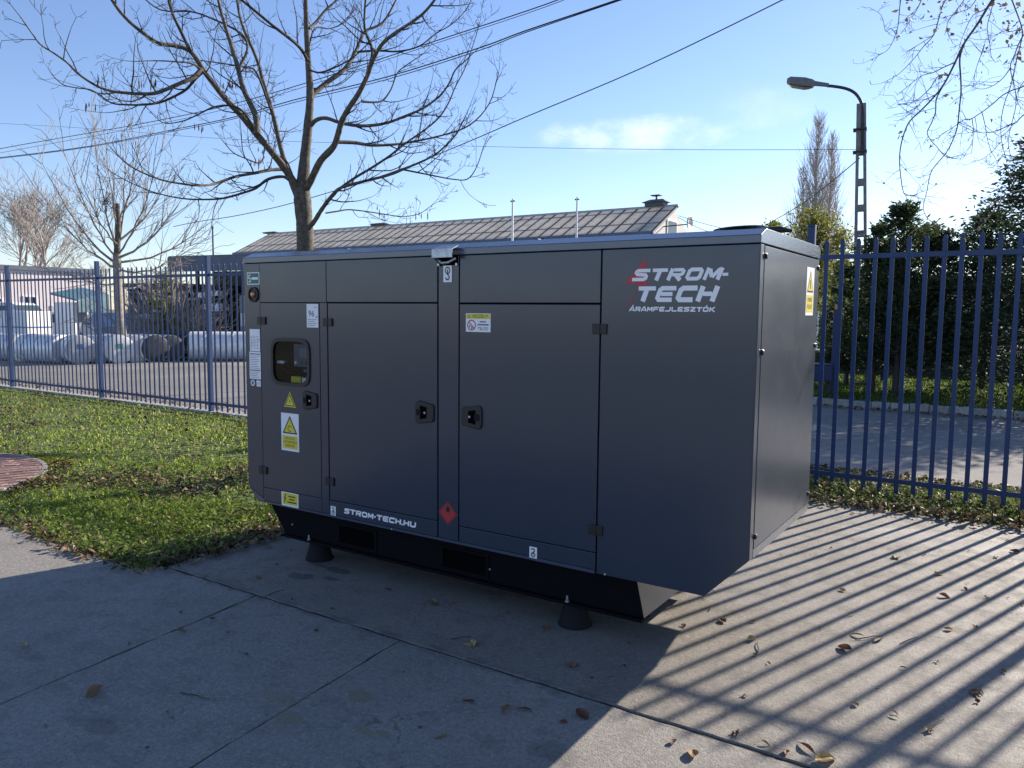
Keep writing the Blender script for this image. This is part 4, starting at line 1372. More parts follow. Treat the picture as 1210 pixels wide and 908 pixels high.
base_p = PD(360, 300, TD) - T0
tr_px = [(361, 300), (359.5, 262), (357.5, 236), (358, 222), (360, 190), (364, 150), (366.5, 112), (364, 70), (362, 30), (361, -20), (363, -80), (360, -130)]
tp = [np.array([0.03, 0.0, -0.05]), np.array([0.01, 0.0, 0.5])] + limb_pts(tr_px, TD, TD)
tw_ = [.135, .10] + [w / 2 * W2 for w in (20, 19.5, 20.5, 17, 12, 10.5, 9, 7, 6, 4.5, 3, 1.5)]
mb = MB()
sp = smooth_path(tp, 5)
sr = np.interp(np.linspace(0, len(tw_) - 1, len(sp)), range(len(tw_)), tw_)
rr = random.Random(3)
sr = [r_ * (1 + rr.uniform(-.05, .05)) for r_ in sr]
mb.tube(sp, sr, 12)
trunk = mb.build('trunk', M['bark'], tree, 60)
LIMBS = [
    # pixels, start width, end width, depth at the start and the end, twig density
    ([(353, 226), (339, 203), (326, 186), (301, 156), (286, 138), (264, 114), (243, 87), (225, 61), (205, 54), (185, 50), (153, 26), (132, 0), (110, -40)], 10, 2.5, 0, -1.3),
    ([(304, 160), (302, 137), (288, 106), (278, 69), (267, 34), (258, 0), (250, -50)], 8, 3, -.45, .3),
    ([(354, 240), (345, 216), (339, 200), (331, 172), (323, 137), (311, 97), (303, 69), (286, 29), (280, 0), (270, -60)], 8.5, 3, .05, 1.3),
    ([(360, 226), (367, 214), (379, 190), (395, 172), (403, 146), (411, 130), (423, 112), (434, 90), (441, 70), (452, 52), (466, 40), (498, 18), (518, -6), (540, -40)], 9.5, 2, 0, -1.2),
    ([(367, 114), (386, 98), (406, 83), (418, 66), (425, 50), (432, 37), (452, 27), (468, 0), (480, -30)], 7, 2, 0, 1.1),
    ([(434, 88), (440, 60), (431, 34), (432, 0), (436, -40)], 4, 2, -.5, -.2),
    ([(399, 168), (420, 169), (440, 172), (465, 171), (486, 168), (523, 160), (555, 148), (578, 123), (589, 88)], 5, 1.2, -.2, .9),
    ([(363.5, 72), (359, 63), (352, 54), (340, 44), (323, 31), (289, 3), (265, -15)], 4.5, 2.5, 0, -.9),
    ([(340, 200), (320, 201), (300, 205), (278, 209), (255, 217), (238, 219.5), (212, 217), (185, 211), (153, 196), (132, 176)], 5, 1.0, .1, -1.5),
    ([(344, 214), (334, 209), (317, 212), (303, 222), (291, 227), (264, 234.5), (240, 236), (217, 235), (195, 231), (175, 225), (150, 214), (132, 204)], 4.5, 1.0, .1, 1.1),
    ([(238, 82), (228, 92), (212, 99), (185, 110), (165, 111), (148, 110), (128, 107), (111, 100), (92, 87), (79, 74), (62, 62), (48, 53), (38, 40), (24, 20)], 5, 1.0, -.9, -2.0),
    ([(240, 85), (232, 92), (222, 104), (212, 111), (190, 121), (169, 124), (150, 124), (132, 122), (117, 112), (106, 106), (90, 104), (74, 100), (61, 88)], 3.5, .9, -.9, -.1),
    ([(363, 272), (372, 261), (380, 248), (392, 232), (400, 224), (409, 220), (440, 212), (460, 207), (480, 199), (509, 186), (525, 174), (538, 160), (550, 138)], 6, 1.2, -.05, -.9),
    ([(403, 222), (420, 210), (440, 198), (461, 184), (480, 169), (500, 155), (518, 140), (530, 122), (538, 103), (548, 84), (555, 66), (566, 31)], 3.5, 1.0, -.3, .7),
    ([(366, 150), (374, 142), (386, 140), (405, 146), (429, 149), (455, 146), (480, 137), (500, 128), (518, 115), (530, 100), (538, 83), (550, 72), (558, 64)], 5.5, 1.1, 0, -.7),
    ([(385, 252), (398, 250), (412, 248), (432, 250), (452, 253), (475, 256), (495, 253), (510, 243)], 2.2, .8, -.3, .4),
    ([(478, 201), (498, 205), (518, 209), (535, 212), (552, 212), (563, 198), (572, 172)], 2.2, .8, -.5, -.9),
    ([(427, 120), (440, 121), (452, 119), (462, 106), (470, 86), (485, 74), (500, 64)], 3, .9, -.3, .3),
    ([(418, 62), (445, 60), (470, 61), (495, 55), (515, 40), (535, 28), (552, 10), (560, -8)], 3.2, .9, .6, 1.4),
    ([(345, 205), (338, 190), (320, 178), (316, 160), (300, 143)], 2.5, 1, .2, .8),
    ([(312, 186), (306, 193), (289, 187), (275, 180), (262, 165)], 2.2, .8, -.4, -.9),
    ([(300, 150), (286, 131), (270, 125), (252, 127), (235, 135), (217, 143), (195, 146), (183, 138)], 3, .8, -.5, -.8),
    ([(365, 34), (372, 28), (385, 12), (398, 0), (410, -20)], 4, 2, 0, .5),
    ([(225, 61), (215, 40), (203, 14), (196, -15)], 4, 2.5, -1.0, -1.3),
    ([(290, 108), (282, 84), (292, 60), (285, 40), (250, 22), (225, 14), (190, 12), (165, -6)], 4, 1.5, -.1, .6),
    ([(252, 98), (230, 77), (205, 73), (180, 72), (158, 73)], 2.4, .8, -.8, -1.5),
    ([(320, 130), (303, 86), (290, 80), (268, 76), (240, 72), (215, 68)], 3, 1, .4, .9),
    ([(366, 106), (377, 104), (392, 102), (405, 98), (417, 88)], 2.4, 1, 0, .5),
    ([(364, 82), (378, 86), (400, 78), (420, 66), (440, 46)], 2.6, 1, 0, -.5),
    ([(364, 60), (372, 34), (390, 34), (408, 26), (420, 10)], 2.6, 1, 0, .7),
]
rr = random.Random(21)
TIPS = []
for li, (px, w0, w1, d0, d1) in enumerate(LIMBS):
    pts = smooth_path(limb_pts(px, TD + d0, TD + d1), 4)
    n_ = len(pts)
    rads = [(w0 + (w1 - w0) * (i / (n_ - 1)) ** .8) / 2 * W2 * (1 + rr.uniform(-.06, .06)) for i in range(n_)]
    lo = MB().tube(pts, rads, 8 if w0 > 5 else 6).build('limb', M['bark'] if w0 > 4.5 else M['bark_dark'], tree, 70)
    # side twigs
    mbt = MB()
    ln = sum(np.linalg.norm(pts[i + 1] - pts[i]) for i in range(n_ - 1))
    s_acc, nxt = 0, ln * (.22 if w0 > 6 else .12)
    side = 1
    for i in range(1, n_):
        s_acc += np.linalg.norm(pts[i] - pts[i - 1])
        while s_acc > nxt:
            t = unit(pts[i] - pts[i - 1])
            a = rr.uniform(.55, 1.1)
            pv = perp(rr, t)
            pv = unit(pv + RT * side * .5)
            side = -side
            dd = unit(t * math.cos(a) + pv * math.sin(a))
            f_ = 1 - s_acc / ln
            L_ = rr.uniform(.16, .50) * (.65 + .80 * f_)
            twig(mbt, rr, pts[i], dd, L_, min(rads[i] * .6, .0075), 0, .55, .34, (2, 4), .0018, 4, TIPS)
            nxt += rr.uniform(.08, .17)
    twig(mbt, rr, pts[-1], pts[-1] - pts[-2], .28, rads[-1] * .8, 0, .5, .25, (2, 4), .0016, 4, TIPS)
    tag(mbt.build('twig_spray', M['bark_dark'], lo), kind='stuff')
# hanging bunches of old ash keys
sc = MB()
for px, py, d_ in [(272, 100, -.3), (309, 190, .1), (315, 195, .2), (104, 124, -1.0), (236, 150, -.3), (166, 96, -1.2), (180, 96, -1.4), (308, 176, 0), (446, 246, 0), (498, 252, .4), (302, 192, 0), (276, 96, -.2)]:
    c0 = PD(px, py, TD + d_) - T0
    for k_ in range(rr.randint(3, 7)):
        o_ = c0 + np.array([rr.uniform(-.05, .05), rr.uniform(-.05, .05), rr.uniform(-.02, .03)])
        h = rr.uniform(.04, .08)
        v = RT * .006
        sc.add([o_ - v * .3, o_ + v * .3, o_ + v - UP * h * .6, o_ - UP * h, o_ - v - UP * h * .6], [(0, 1, 2, 3, 4)])
tag(sc.build('seed_keys', M['litter'], tree), kind='stuff')


# ---- generic bare trees of the distance
def bare_tree(name, label, base, height, trunk_r, seed, lean=.0, style='round', mat='bark_far', tmat='bark_far', first=.25, dens=1.0, group=None, minr=.006, kick=None, spread=.75, trunk_top=None):
    rr = random.Random(seed)
    root = tag(empty(name, tuple(base)), label, 'tree', group)
    tm, cmb = MB(), MB()
    if style == 'poplar':
        n_ = 14
        pts = [np.array([lean * height * (i / n_) + rr.uniform(-.06, .06) * height * .05, rr.uniform(-.05, .05), height * i / n_]) for i in range(n_ + 1)]
        tm.tube(pts, [max(minr, trunk_r * (1 - i / n_) ** .9) for i in range(n_ + 1)], 6)
        for k_ in range(int(190 * dens)):
            f = rr.uniform(first, .97)
            i = min(n_ - 1, int(f * n_))
            p = pts[i] + (pts[i + 1] - pts[i]) * (f * n_ - i)
            az = rr.uniform(0, 6.283)
            L_ = height * rr.uniform(.12, .25) * (1.15 - f) * 1.0 + .05 * height * (1 - f)
            d = unit(np.array([math.cos(az) * spread * .5, math.sin(az) * spread * .5, 1.0]))
            q = [p]
            for j in range(5):
                d = unit(d + np.array([0, 0, .10]) + rvec(rr) * .10)
                q.append(q[-1] + d * L_ / 5)
            cmb.tube(q, [max(minr, trunk_r * .22 * (1 - f)) * (1 - .15 * j) for j in range(6)], 3, cap=False)
            for m_ in range(5):
                j = rr.randint(1, 5)
                dd = unit(d + rvec(rr) * .45)
                q2 = [q[j], q[j] + dd * L_ * .2, q[j] + (dd + np.array([0, 0, .4])) * L_ * rr.uniform(.3, .45)]
                cmb.tube(q2, [minr * .9, minr * .8, minr * .6], 3, cap=False)
    else:
        th = height * first * 1.0

        def grow(p, d, L_, r, lev):
            n_ = 5 if lev < 3 else 3
            pts = [p]
            for i in range(n_):
                d = unit(d + rvec(rr) * (.16 + .04 * lev) + np.array([0, 0, .10 if lev else .2]))
                p = p + d * L_ / n_
                pts.append(p)
            rads = [max(minr, r * (1 - .45 * i / n_)) for i in range(n_ + 1)]
            (tm if lev <= 1 else cmb).tube(pts, rads, 7 if lev == 0 else (5 if lev < 2 else 3), cap=False)
            if lev >= 5 or L_ < height * .022:
                return
            nk = {0: 4, 1: 4, 2: 4, 3: 4, 4: 3}[lev] if rr.random() < .7 * dens + .2 else 3
            for k_ in range(nk):
                i = rr.randint(max(1, n_ - 3), n_) if k_ else n_
                t = unit(pts[i] - pts[i - 1])
                a = rr.uniform(.3, spread + .1) if k_ else rr.uniform(0, .25)
                grow(pts[i], unit(t * math.cos(a) + perp(rr, t) * math.sin(a)), L_ * rr.uniform(.58, .8), rads[i] * rr.uniform(.5, .7) if k_ else rads[i] * .8, lev + 1)
        grow(np.zeros(3) - [0, 0, .1], np.array([lean, 0, 1.0]), th, trunk_r, 0)
    tm.build('trunk', M[tmat], root, 70)
    tag(cmb.build('crown', M[mat], root), kind='stuff')
    return root


def gnd(px, d, z=0.0):
    q = PD(px, 380, d)
    return np.array([q[0], q[1], z])


# pollarded plane beyond the left fence: sawn stem, long straight shoots
rr = random.Random(5)
b0 = gnd(139, 24)
root = tag(empty('bare_tree', tuple(b0)), 'pale barked pollarded tree with long shoots beyond the left fence', 'tree')
tm, cmb = MB(), MB()
K = 24 / F_PX


def at24(px, py, off=0.0):
    return PD(px, py, 24 + off) - b0


tm.tube(smooth_path([np.array([0, 0, -.1]), at24(144, 400), at24(141, 370), at24(139, 330), at24(138, 300)], 4), list(np.linspace(.15, .115, 17)), 9)
tm.build('trunk', M['bark_pale'], root, 60)
st = MB().tube(smooth_path([at24(138, 302), at24(139.5, 270), at24(138.5, 241)], 4), list(np.linspace(.095, .07, 9)), 9)
st.build('sawn_stem', M['bark'], root, 60)
for (px, py), (ex, ey), w in [((138, 312), (50, 195), 5), ((138, 305), (75, 180), 4.5), ((139, 300), (110, 165), 5), ((140, 296), (150, 170), 4.5), ((140, 300), (190, 180), 4.5), ((140, 306), (215, 235), 4.5),
                              ((139, 310), (250, 262), 4), ((139, 318), (60, 245), 4), ((141, 320), (225, 290), 3.5), ((139, 270), (125, 178), 3.5), ((139, 262), (165, 175), 3.5), ((139, 290), (95, 210), 4),
                              ((140, 285), (205, 200), 4), ((138, 335), (85, 325), 3), ((142, 340), (185, 325), 3)]:
    off = rr.uniform(-2.2, 2.2)
    p0, p1 = at24(px, py), at24(ex, ey, off)
    pts, n_ = [], 9
    for i in range(n_ + 1):
        t = i / n_
        q = p0 + (p1 - p0) * t
        q = q + np.array([0, 0, -.42 * math.sin(math.pi * t) * np.linalg.norm(p1 - p0) * .25]) + rvec(rr) * .03
        pts.append(q)
    rads = [max(.008, w * .36 * K * (1 - .8 * i / n_)) for i in range(n_ + 1)]
    cmb.tube(pts, rads, 4, cap=False)
    for j in range(17):
        i = rr.randint(2, n_)
        t = unit(pts[i] - pts[i - 1])
        a = rr.uniform(.25, .7)
        L_ = rr.uniform(.5, 1.5)
        q, d = [pts[i]], unit(t * math.cos(a) + perp(rr, t) * math.sin(a))
        for s_i in range(4):
            d = unit(d + rvec(rr) * .10 + np.array([0, 0, .07]))
            q.append(q[-1] + d * L_ / 4)
            if s_i and rr.random() < .8:
                e = unit(d + rvec(rr) * .7)
                cmb.tube([q[-1], q[-1] + e * .22, q[-1] + e * .40 + np.array([0, 0, .06])], [.007, .006, .005], 3, cap=False)
        cmb.tube(q, [max(.007, rads[i] * .5), .010, .009, .008, .006], 3, cap=False)
tag(cmb.build('crown', M['bark_pale'], root), kind='stuff')
nest = MB()
for k_ in range(40):
    c0 = at24(125.5, 237) + np.array([rr.gauss(0, .07), rr.gauss(0, .07), rr.gauss(0, .16)])
    nest.tube([c0, c0 + rvec(rr) * .22], .010, 3, cap=False)
tag(nest.build('dead_leaf_bunch', M['bark_dark'], root), kind='stuff')

# bare trees in the far left corner
for px, d, h, seed, lab, fi in [(14, 62, 19.5, 31, 'leftmost tall bare tree beyond the pink hall', .22), (36, 66, 18.6, 32, 'bare tree second from the left edge beyond the pink hall', .24),
                                (-12, 64, 19.5, 33, 'bare tree at the very left edge of the view', .22), (60, 58, 13.6, 34, 'forked bare tree with dark leaning stems beyond the pink hall', .26),
                                (82, 70, 12.0, 35, 'low wide bare tree beyond the pink hall roof', .2), (112, 72, 11.6, 36, 'thin bare tree behind the pollarded tree', .2), (176, 70, 11.0, 37, 'hazy bare tree right of the pollarded tree', .2),
                                (215, 74, 10.0, 38, 'small bare tree left of the dark shed roof', .2)]:
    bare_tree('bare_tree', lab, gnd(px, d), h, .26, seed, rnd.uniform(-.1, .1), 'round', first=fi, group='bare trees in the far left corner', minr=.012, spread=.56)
# three tall poplars beyond the yellow-green tree
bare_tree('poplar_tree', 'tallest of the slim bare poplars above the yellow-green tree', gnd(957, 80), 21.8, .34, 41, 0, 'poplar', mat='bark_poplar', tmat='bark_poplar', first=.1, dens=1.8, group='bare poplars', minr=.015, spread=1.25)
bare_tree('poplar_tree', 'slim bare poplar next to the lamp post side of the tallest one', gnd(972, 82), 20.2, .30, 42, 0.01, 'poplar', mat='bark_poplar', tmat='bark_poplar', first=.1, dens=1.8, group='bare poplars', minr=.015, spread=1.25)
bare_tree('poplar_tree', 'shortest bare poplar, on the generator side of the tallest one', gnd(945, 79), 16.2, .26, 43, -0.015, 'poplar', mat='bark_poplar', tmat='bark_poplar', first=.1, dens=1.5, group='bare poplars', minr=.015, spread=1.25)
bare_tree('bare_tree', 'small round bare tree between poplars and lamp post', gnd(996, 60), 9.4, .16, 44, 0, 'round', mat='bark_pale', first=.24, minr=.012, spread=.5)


# ---- leafy crowns from many small leaves
def leaf_cloud(pts, size, aspect, rng, up=0.0, jitter=.35, axis=None):
    """four-cornered leaves (kite shaped) at the points, random or given direction"""
    n_ = len(pts)
    d = rng.normal(size=(n_, 3)) if axis is None else axis + rng.normal(size=(n_, 3)) * jitter
    d[:, 2] += up
    d /= np.linalg.norm(d, axis=1)[:, None]
    s_ = rng.normal(size=(n_, 3))
    s_ -= d * np.sum(s_ * d, 1)[:, None]
    s_ /= np.linalg.norm(s_, axis=1)[:, None]
    L_ = size * rng.uniform(.6, 1.35, n_)[:, None]
    w = L_ * aspect
    v = np.stack([pts, pts + d * L_ * .45 + s_ * w * .5, pts + d * L_, pts + d * L_ * .45 - s_ * w * .5], 1).reshape(-1, 3)
    return v


def foliage(name, v, mat, parent):
    n_ = len(v) // 4
    return tag(np_mesh(name, v, np.arange(n_ * 4), np.full(n_, 4), mat, parent), kind='stuff')


def leafy_tree(name, label, base, height, width, mat, seed, blobs, leaf, per, cat='tree', group=None, trunk=.12, crown_from=.25, aspect=.5):
    rng = np.random.default_rng(seed)
    root = tag(empty(name, tuple(base)), label, cat, group)
    tm = MB()
    tm.tube([np.array([0, 0, -.1]), np.array([.03, .02, height * .35]), np.array([-.02, 0, height * .8])], [trunk, trunk * .7, trunk * .2], 7)
    allp = []
    for k_ in range(blobs):
        z = height * (crown_from + (1 - crown_from) * rng.random() ** .8)
        f = (z / height - crown_from) / (1 - crown_from)
        R_ = width * .5 * math.sqrt(max(.06, 1 - (1.5 * f - .45) ** 2 if f > .3 else .6 + f))
        az, rr_ = rng.uniform(0, 6.283), R_ * math.sqrt(rng.random())
        c = np.array([rr_ * math.cos(az), rr_ * math.sin(az), z])
        tm.tube([np.array([0, 0, max(.2, z - rr_ * .8 - .3)]), c * [.5, .5, 1] - [0, 0, .15 * rr_], c], [trunk * .3, trunk * .18, .012], 4, cap=False)
        m_ = int(per * rng.uniform(.5, 1.5))
        allp.append(c + rng.normal(size=(m_, 3)) * width * rng.uniform(.04, .085) * np.array([1, 1, .75]))
    tm.build('trunk', M['bark_dark'], root, 70)
    foliage('crown', leaf_cloud(np.concatenate(allp), leaf, aspect, rng, -.2), M[mat], root)
    return root


leafy_tree('leafy_tree', 'yellow-green leafy tree below the poplars behind the fence', gnd(958, 27), 5.2, 3.4, 'yellow_foliage', 51, 150, .12, 46, trunk=.10, crown_from=.12)
leafy_tree('leafy_tree', 'smaller yellow-green tree showing just over the generator roof', gnd(908, 29), 5.0, 2.4, 'yellow_foliage', 52, 60, .14, 40, trunk=.08)
leafy_tree('leafy_tree', 'yellow-green bushy tree between generator set and lamp post', gnd(993, 24), 3.3, 2.0, 'yellow_foliage', 53, 60, .13, 44, trunk=.06, crown_from=.1)


def conifer(name, label, base, height, width, mat, seed, n_br, per, leaf=.16, group=None, droop=.25, low=.06, power=.8, ragged=.35):
    rng = np.random.default_rng(seed)
    root = tag(empty(name, tuple(base)), label, 'tree', group)
    tm = MB()
    tm.tube([np.array([0, 0, -.1]), np.array([0.02, 0, height * .5]), np.array([0, 0.02, height * .97])], [.03 * height * .6, .02 * height * .6, .01], 8)
    P_, A_ = [], []
    for k_ in range(n_br):
        f = rng.random() ** 1.15
        z = height * (low + (1 - low) * f)
        R_ = width * .5 * (1 - f) ** power * rng.uniform(1 - ragged, 1 + ragged * .6) + .05
        az = rng.uniform(0, 6.283)
        o = np.array([math.cos(az), math.sin(az), 0])
        rise = .55 - droop * 2 * (1 - f)
        tip = np.array([0, 0, z]) + o * R_ + np.array([0, 0, rise * R_])
        if rng.random() < .45:
            tm.tube([np.array([0, 0, z - .1]), (np.array([0, 0, z]) + tip) / 2, tip], [.02, .012, .006], 3, cap=False)
        t = rng.random(per) ** .6
        line = np.array([0, 0, z]) + (tip - np.array([0, 0, z])) * t[:, None]
        line[:, 2] -= droop * R_ * (t ** 2) * .6
        line += rng.normal(size=(per, 3)) * np.array([.10, .10, .09]) * (.5 + .5 * R_)
        P_.append(line)
        A_.append(np.tile(unit(o * .8 + np.array([0, 0, .5 - droop * 1.2])), (per, 1)))
    t = rng.random(60)
    P_.append(np.stack([rng.normal(size=60) * .05, rng.normal(size=60) * .05, height * (.9 + .1 * t)], 1))
    A_.append(np.tile(np.array([0, 0, 1.0]), (60, 1)))
    tm.build('trunk', M['bark_dark'], root, 70)
    foliage('crown', leaf_cloud(np.concatenate(P_), leaf, .38, rng, 0, .55, np.concatenate(A_)), M[mat], root)
    return root


GRP = 'dark conifers along the verge'
for px, d, h, w, seed, lab, mt_ in [
        (1003, 17.2, 2.55, 1.25, 61, 'low rounded dark conifer left of the lamp post', 'thuja'),
        (1034, 15.6, 3.25, 1.7, 62, 'dark conifer just right of the lamp post', 'thuja'),
        (1062, 15.2, 3.65, 1.75, 63, 'dark conifer with a feathery tip, second right of the lamp post', 'thuja'),
        (1090, 16.0, 3.30, 1.8, 64, 'dark conifer standing third right of the lamp post', 'thuja'),
        (1112, 15.5, 3.20, 1.5, 65, 'thin see-through conifer left of the big spruce', 'thuja'),
        (1046, 18.3, 2.7, 1.8, 66, 'dark conifer in the second row behind the lamp post', 'thuja')]:
    conifer('conifer_tree', lab, gnd(px, d, .07), h, w, mt_, seed, 150 if seed != 65 else 70, 60, .095, GRP, .12, .16 if seed != 65 else .2, .55, .5)
conifer('spruce_tree', 'large dark spruce with drooping boughs filling the right edge', gnd(1262, 14.6, .07), 5.7, 5.6, 'spruce', 67, 460, 105, .105, GRP, .40, .10, .8, .32)
conifer('spruce_tree', 'dark spruce beside the mound, left of the largest one', gnd(1165, 16.3, .07), 3.7, 3.3, 'spruce', 68, 150, 74, .10, GRP, .32, .22, .75, .4)

# ---- the drooping tree whose twigs hang in at the top right
OD = 6.2
HT = empty('drooping_tree', (9.6, 5.9, 0))
tag(HT, 'bare drooping branches with a few dead leaves hanging in at the top right', 'tree')
H0 = np.array([9.6, 5.9, 0.0])
Z8 = lambda x, y: (1040 + x / 3.241, y / 3.241)
HANG = [
    ([(520, -120), (470, -40), (430, 0), (375, 90), (320, 170), (280, 255), (240, 330), (190, 390), (150, 430), (110, 470), (86, 530), (75, 590), (76, 650), (90, 740), (118, 748), (150, 748)], 5.0, .9, 0, -.3),
    ([(320, 170), (305, 225), (308, 290), (310, 350), (303, 420), (295, 490), (275, 545), (250, 590), (200, 650), (185, 700), (180, 730), (165, 800), (190, 845), (235, 878)], 3.0, .9, 0, .5),
    ([(240, 330), (215, 380), (212, 430), (195, 475), (180, 510), (200, 545), (215, 560), (250, 600), (300, 610)], 2.4, .8, -.1, -.4),
    ([(285, 240), (240, 260), (200, 280), (160, 290), (120, 320), (65, 365)], 2.0, .8, 0, .5),
    ([(260, 290), (225, 290), (190, 340), (140, 385), (100, 396), (65, 400)], 2.0, .8, 0, -.5),
    ([(225, 355), (190, 375), (165, 385), (135, 415), (100, 433)], 1.6, .7, -.1, .2),
    ([(320, -60), (250, 0), (225, 70), (205, 135), (165, 180), (130, 225), (70, 285), (10, 318)], 2.8, .8, .4, .9),
    ([(205, 135), (150, 170), (100, 200)], 1.4, .7, .5, .8),
    ([(640, 260), (551, 330), (510, 345), (470, 365), (430, 400), (390, 430), (350, 455), (320, 460), (298, 475), (270, 495), (235, 515)], 2.6, .8, .2, -.2),
    ([(640, 380), (551, 440), (520, 470), (490, 482), (450, 500), (400, 510), (350, 500), (300, 475)], 2.2, .8, .3, .1),
    ([(480, -60), (520, 40), (545, 120), (535, 180), (520, 240), (500, 330), (475, 400), (463, 470), (465, 540), (480, 600), (490, 650), (500, 690)], 2.6, .8, .5, .8),
    ([(600, 60), (540, 150), (515, 210), (498, 260), (515, 330), (520, 400), (505, 470), (490, 540), (500, 600)], 2.2, .8, .1, -.3),
    ([(500, 260), (470, 300), (430, 330), (385, 342), (340, 325)], 1.7, .7, .1, .4),
    ([(352, 455), (357, 500), (354, 550), (350, 588)], 1.3, .7, .1, .1),
    ([(390, 430), (402, 480), (410, 530), (425, 580), (442, 606)], 1.3, .7, .1, .3),
    ([(463, 545), (430, 580), (400, 605), (370, 617)], 1.2, .7, .6, .5),
    ([(470, 590), (440, 635), (410, 645)], 1.2, .7, .6, .4),
    ([(490, 640), (460, 655), (425, 665)], 1.2, .7, .6, .4),
    ([(640, 690), (551, 725), (510, 735), (470, 752), (440, 770), (400, 781)], 2.2, .8, -.3, -.6),
    ([(475, 752), (440, 800), (400, 850), (355, 890)], 1.5, .8, -.4, -.8),
    ([(440, -10), (420, 60), (410, 110), (420, 170), (425, 215), (442, 240)], 1.6, .7, .1, .5),
    ([(400, 170), (385, 215), (372, 250), (358, 300)], 1.4, .7, 0, .3),
    ([(350, -40), (300, 30), (262, 80), (258, 120), (280, 170)], 1.7, .7, .5, .2),
    ([(180, -60), (150, 20), (120, 70), (95, 110), (65, 145)], 2.2, .8, .7, 1.2),
    ([(90, -80), (75, 30), (70, 90), (60, 130), (35, 185), (0, 210), (-40, 232)], 2.2, .7, .9, 1.4),
    ([(60, 130), (40, 110), (20, 120), (5, 60), (-40, 30)], 1.5, .7, 1.2, 1.4),
    ([(440, 0), (395, 40), (355, 60), (320, 130), (300, 190)], 2.0, .8, .3, .6),
    ([(560, 90), (510, 120), (470, 120), (440, 140)], 1.4, .7, .4, .2),
    ([(380, -20), (345, 30), (310, 45), (270, 60), (235, 70)], 1.6, .7, .1, .5),
    ([(560, 300), (525, 355), (530, 400), (560, 430)], 1.4, .7, .4, .3),
]
rr = random.Random(77)
WH = OD / F_PX
hb2 = MB()
top = np.array(PD(1040 + 520 / 3.241, -140, OD + .2)) - H0
hb2.tube(smooth_path([np.array([0, 0, -.1]), np.array([-.1, 0, 2.4]), np.array([-.3, -.3, 4.3]), np.array([-1.4, -1.6, 5.6]), (top + np.array([-.9, -1.2, 5.9])) / 2 + [0, 0, .4], top + [.1, .1, .15], top], 5), list(np.linspace(.14, .022, 31)), 9)
hb2.build('trunk', M['bark'], HT, 60)
tags = []
for px, w0, w1, d0, d1 in HANG:
    n_ = len(px)
    raw = [PD(*Z8(x, y), OD + d0 + (d1 - d0) * i / (n_ - 1)) - H0 for i, (x, y) in enumerate(px)]
    pts = smooth_path(raw, 3)
    n_ = len(pts)
    rads = [(w0 + (w1 - w0) * (i / (n_ - 1)) ** .6) / 2 * .80 * WH for i in range(n_)]
    bo = MB().tube(pts, rads, 5).build('branch', M['bark_hang'], HT, 70)
    mbt = MB()
    for i in range(2, n_):
        if rr.random() < .68:
            t = unit(pts[i] - pts[i - 1])
            a = rr.uniform(.7, 1.3)
            dd = unit(t * math.cos(a) + unit(perp(rr, t) + RT * rr.choice((-.8, .8))) * math.sin(a))
            L_ = rr.uniform(.03, .16) if rr.random() < .75 else rr.uniform(.15, .30)
            twig(mbt, rr, pts[i], dd, L_, min(rads[i], .0028), 1, .25, .35, (1, 2), .0014, 3)
            tags.append(pts[i] + dd * L_)
    if mbt.v:
        tag(mbt.build('twig_spray', M['bark_hang'], bo), kind='stuff')
lv = MB()
for x, y in [(85, 505), (92, 520), (78, 515), (268, 362), (276, 372), (240, 285), (250, 280), (478, 90), (490, 100), (484, 78), (400, 180), (394, 190), (60, 140), (66, 118), (75, 132), (58, 150), (102, 70), (108, 90), (112, 60), (128, 118), (150, 140), (235, 20), (240, 40), (320, 150), (318, 165), (465, 10), (470, 30), (195, 555), (190, 540), (440, 140), (462, 200), (545, 560), (538, 590), (270, 120), (428, 460)] + [(rr.uniform(60, 560), rr.gauss(30, 50)) for _ in range(60)] + [(rr.uniform(480, 550), rr.uniform(0, 250)) for _ in range(20)]:
    c0 = PD(*Z8(x + rr.uniform(-6, 6), y + rr.uniform(-6, 6)), OD + rr.uniform(-.2, .4)) - H0
    d = unit(rvec(rr) + np.array([0, 0, -.7]))
    s2 = perp(rr, d)
    L_ = rr.uniform(.03, .06)
    nn = np.cross(d, s2)
    lv.add([c0, c0 + d * L_ * .4 + s2 * L_ * .32 + nn * .008, c0 + d * L_, c0 + d * L_ * .4 - s2 * L_ * .32 + nn * .008], [(0, 1, 2), (0, 2, 3)])
for q in tags[::2]:
    c0, d = q, unit(rvec(rr))
    s2 = perp(rr, d)
    L_ = rr.uniform(.012, .028)
    lv.add([c0, c0 + d * L_ * .5 + s2 * L_ * .3, c0 + d * L_, c0 + d * L_ * .5 - s2 * L_ * .3], [(0, 1, 2, 3)])
tag(lv.build('dead_leaves', M['dry_leaf'], HT), kind='stuff')

# ================================================================== BEYOND THE FENCE
def frame_at(px, d, yaw_deg=None):
    """empty-free helper: ground point at a pixel column and the yaw that faces the camera"""
    q = gnd(px, d)
    r = q - CAM
    return q, math.atan2(-r[0], r[1]) if yaw_deg is None else R(yaw_deg)


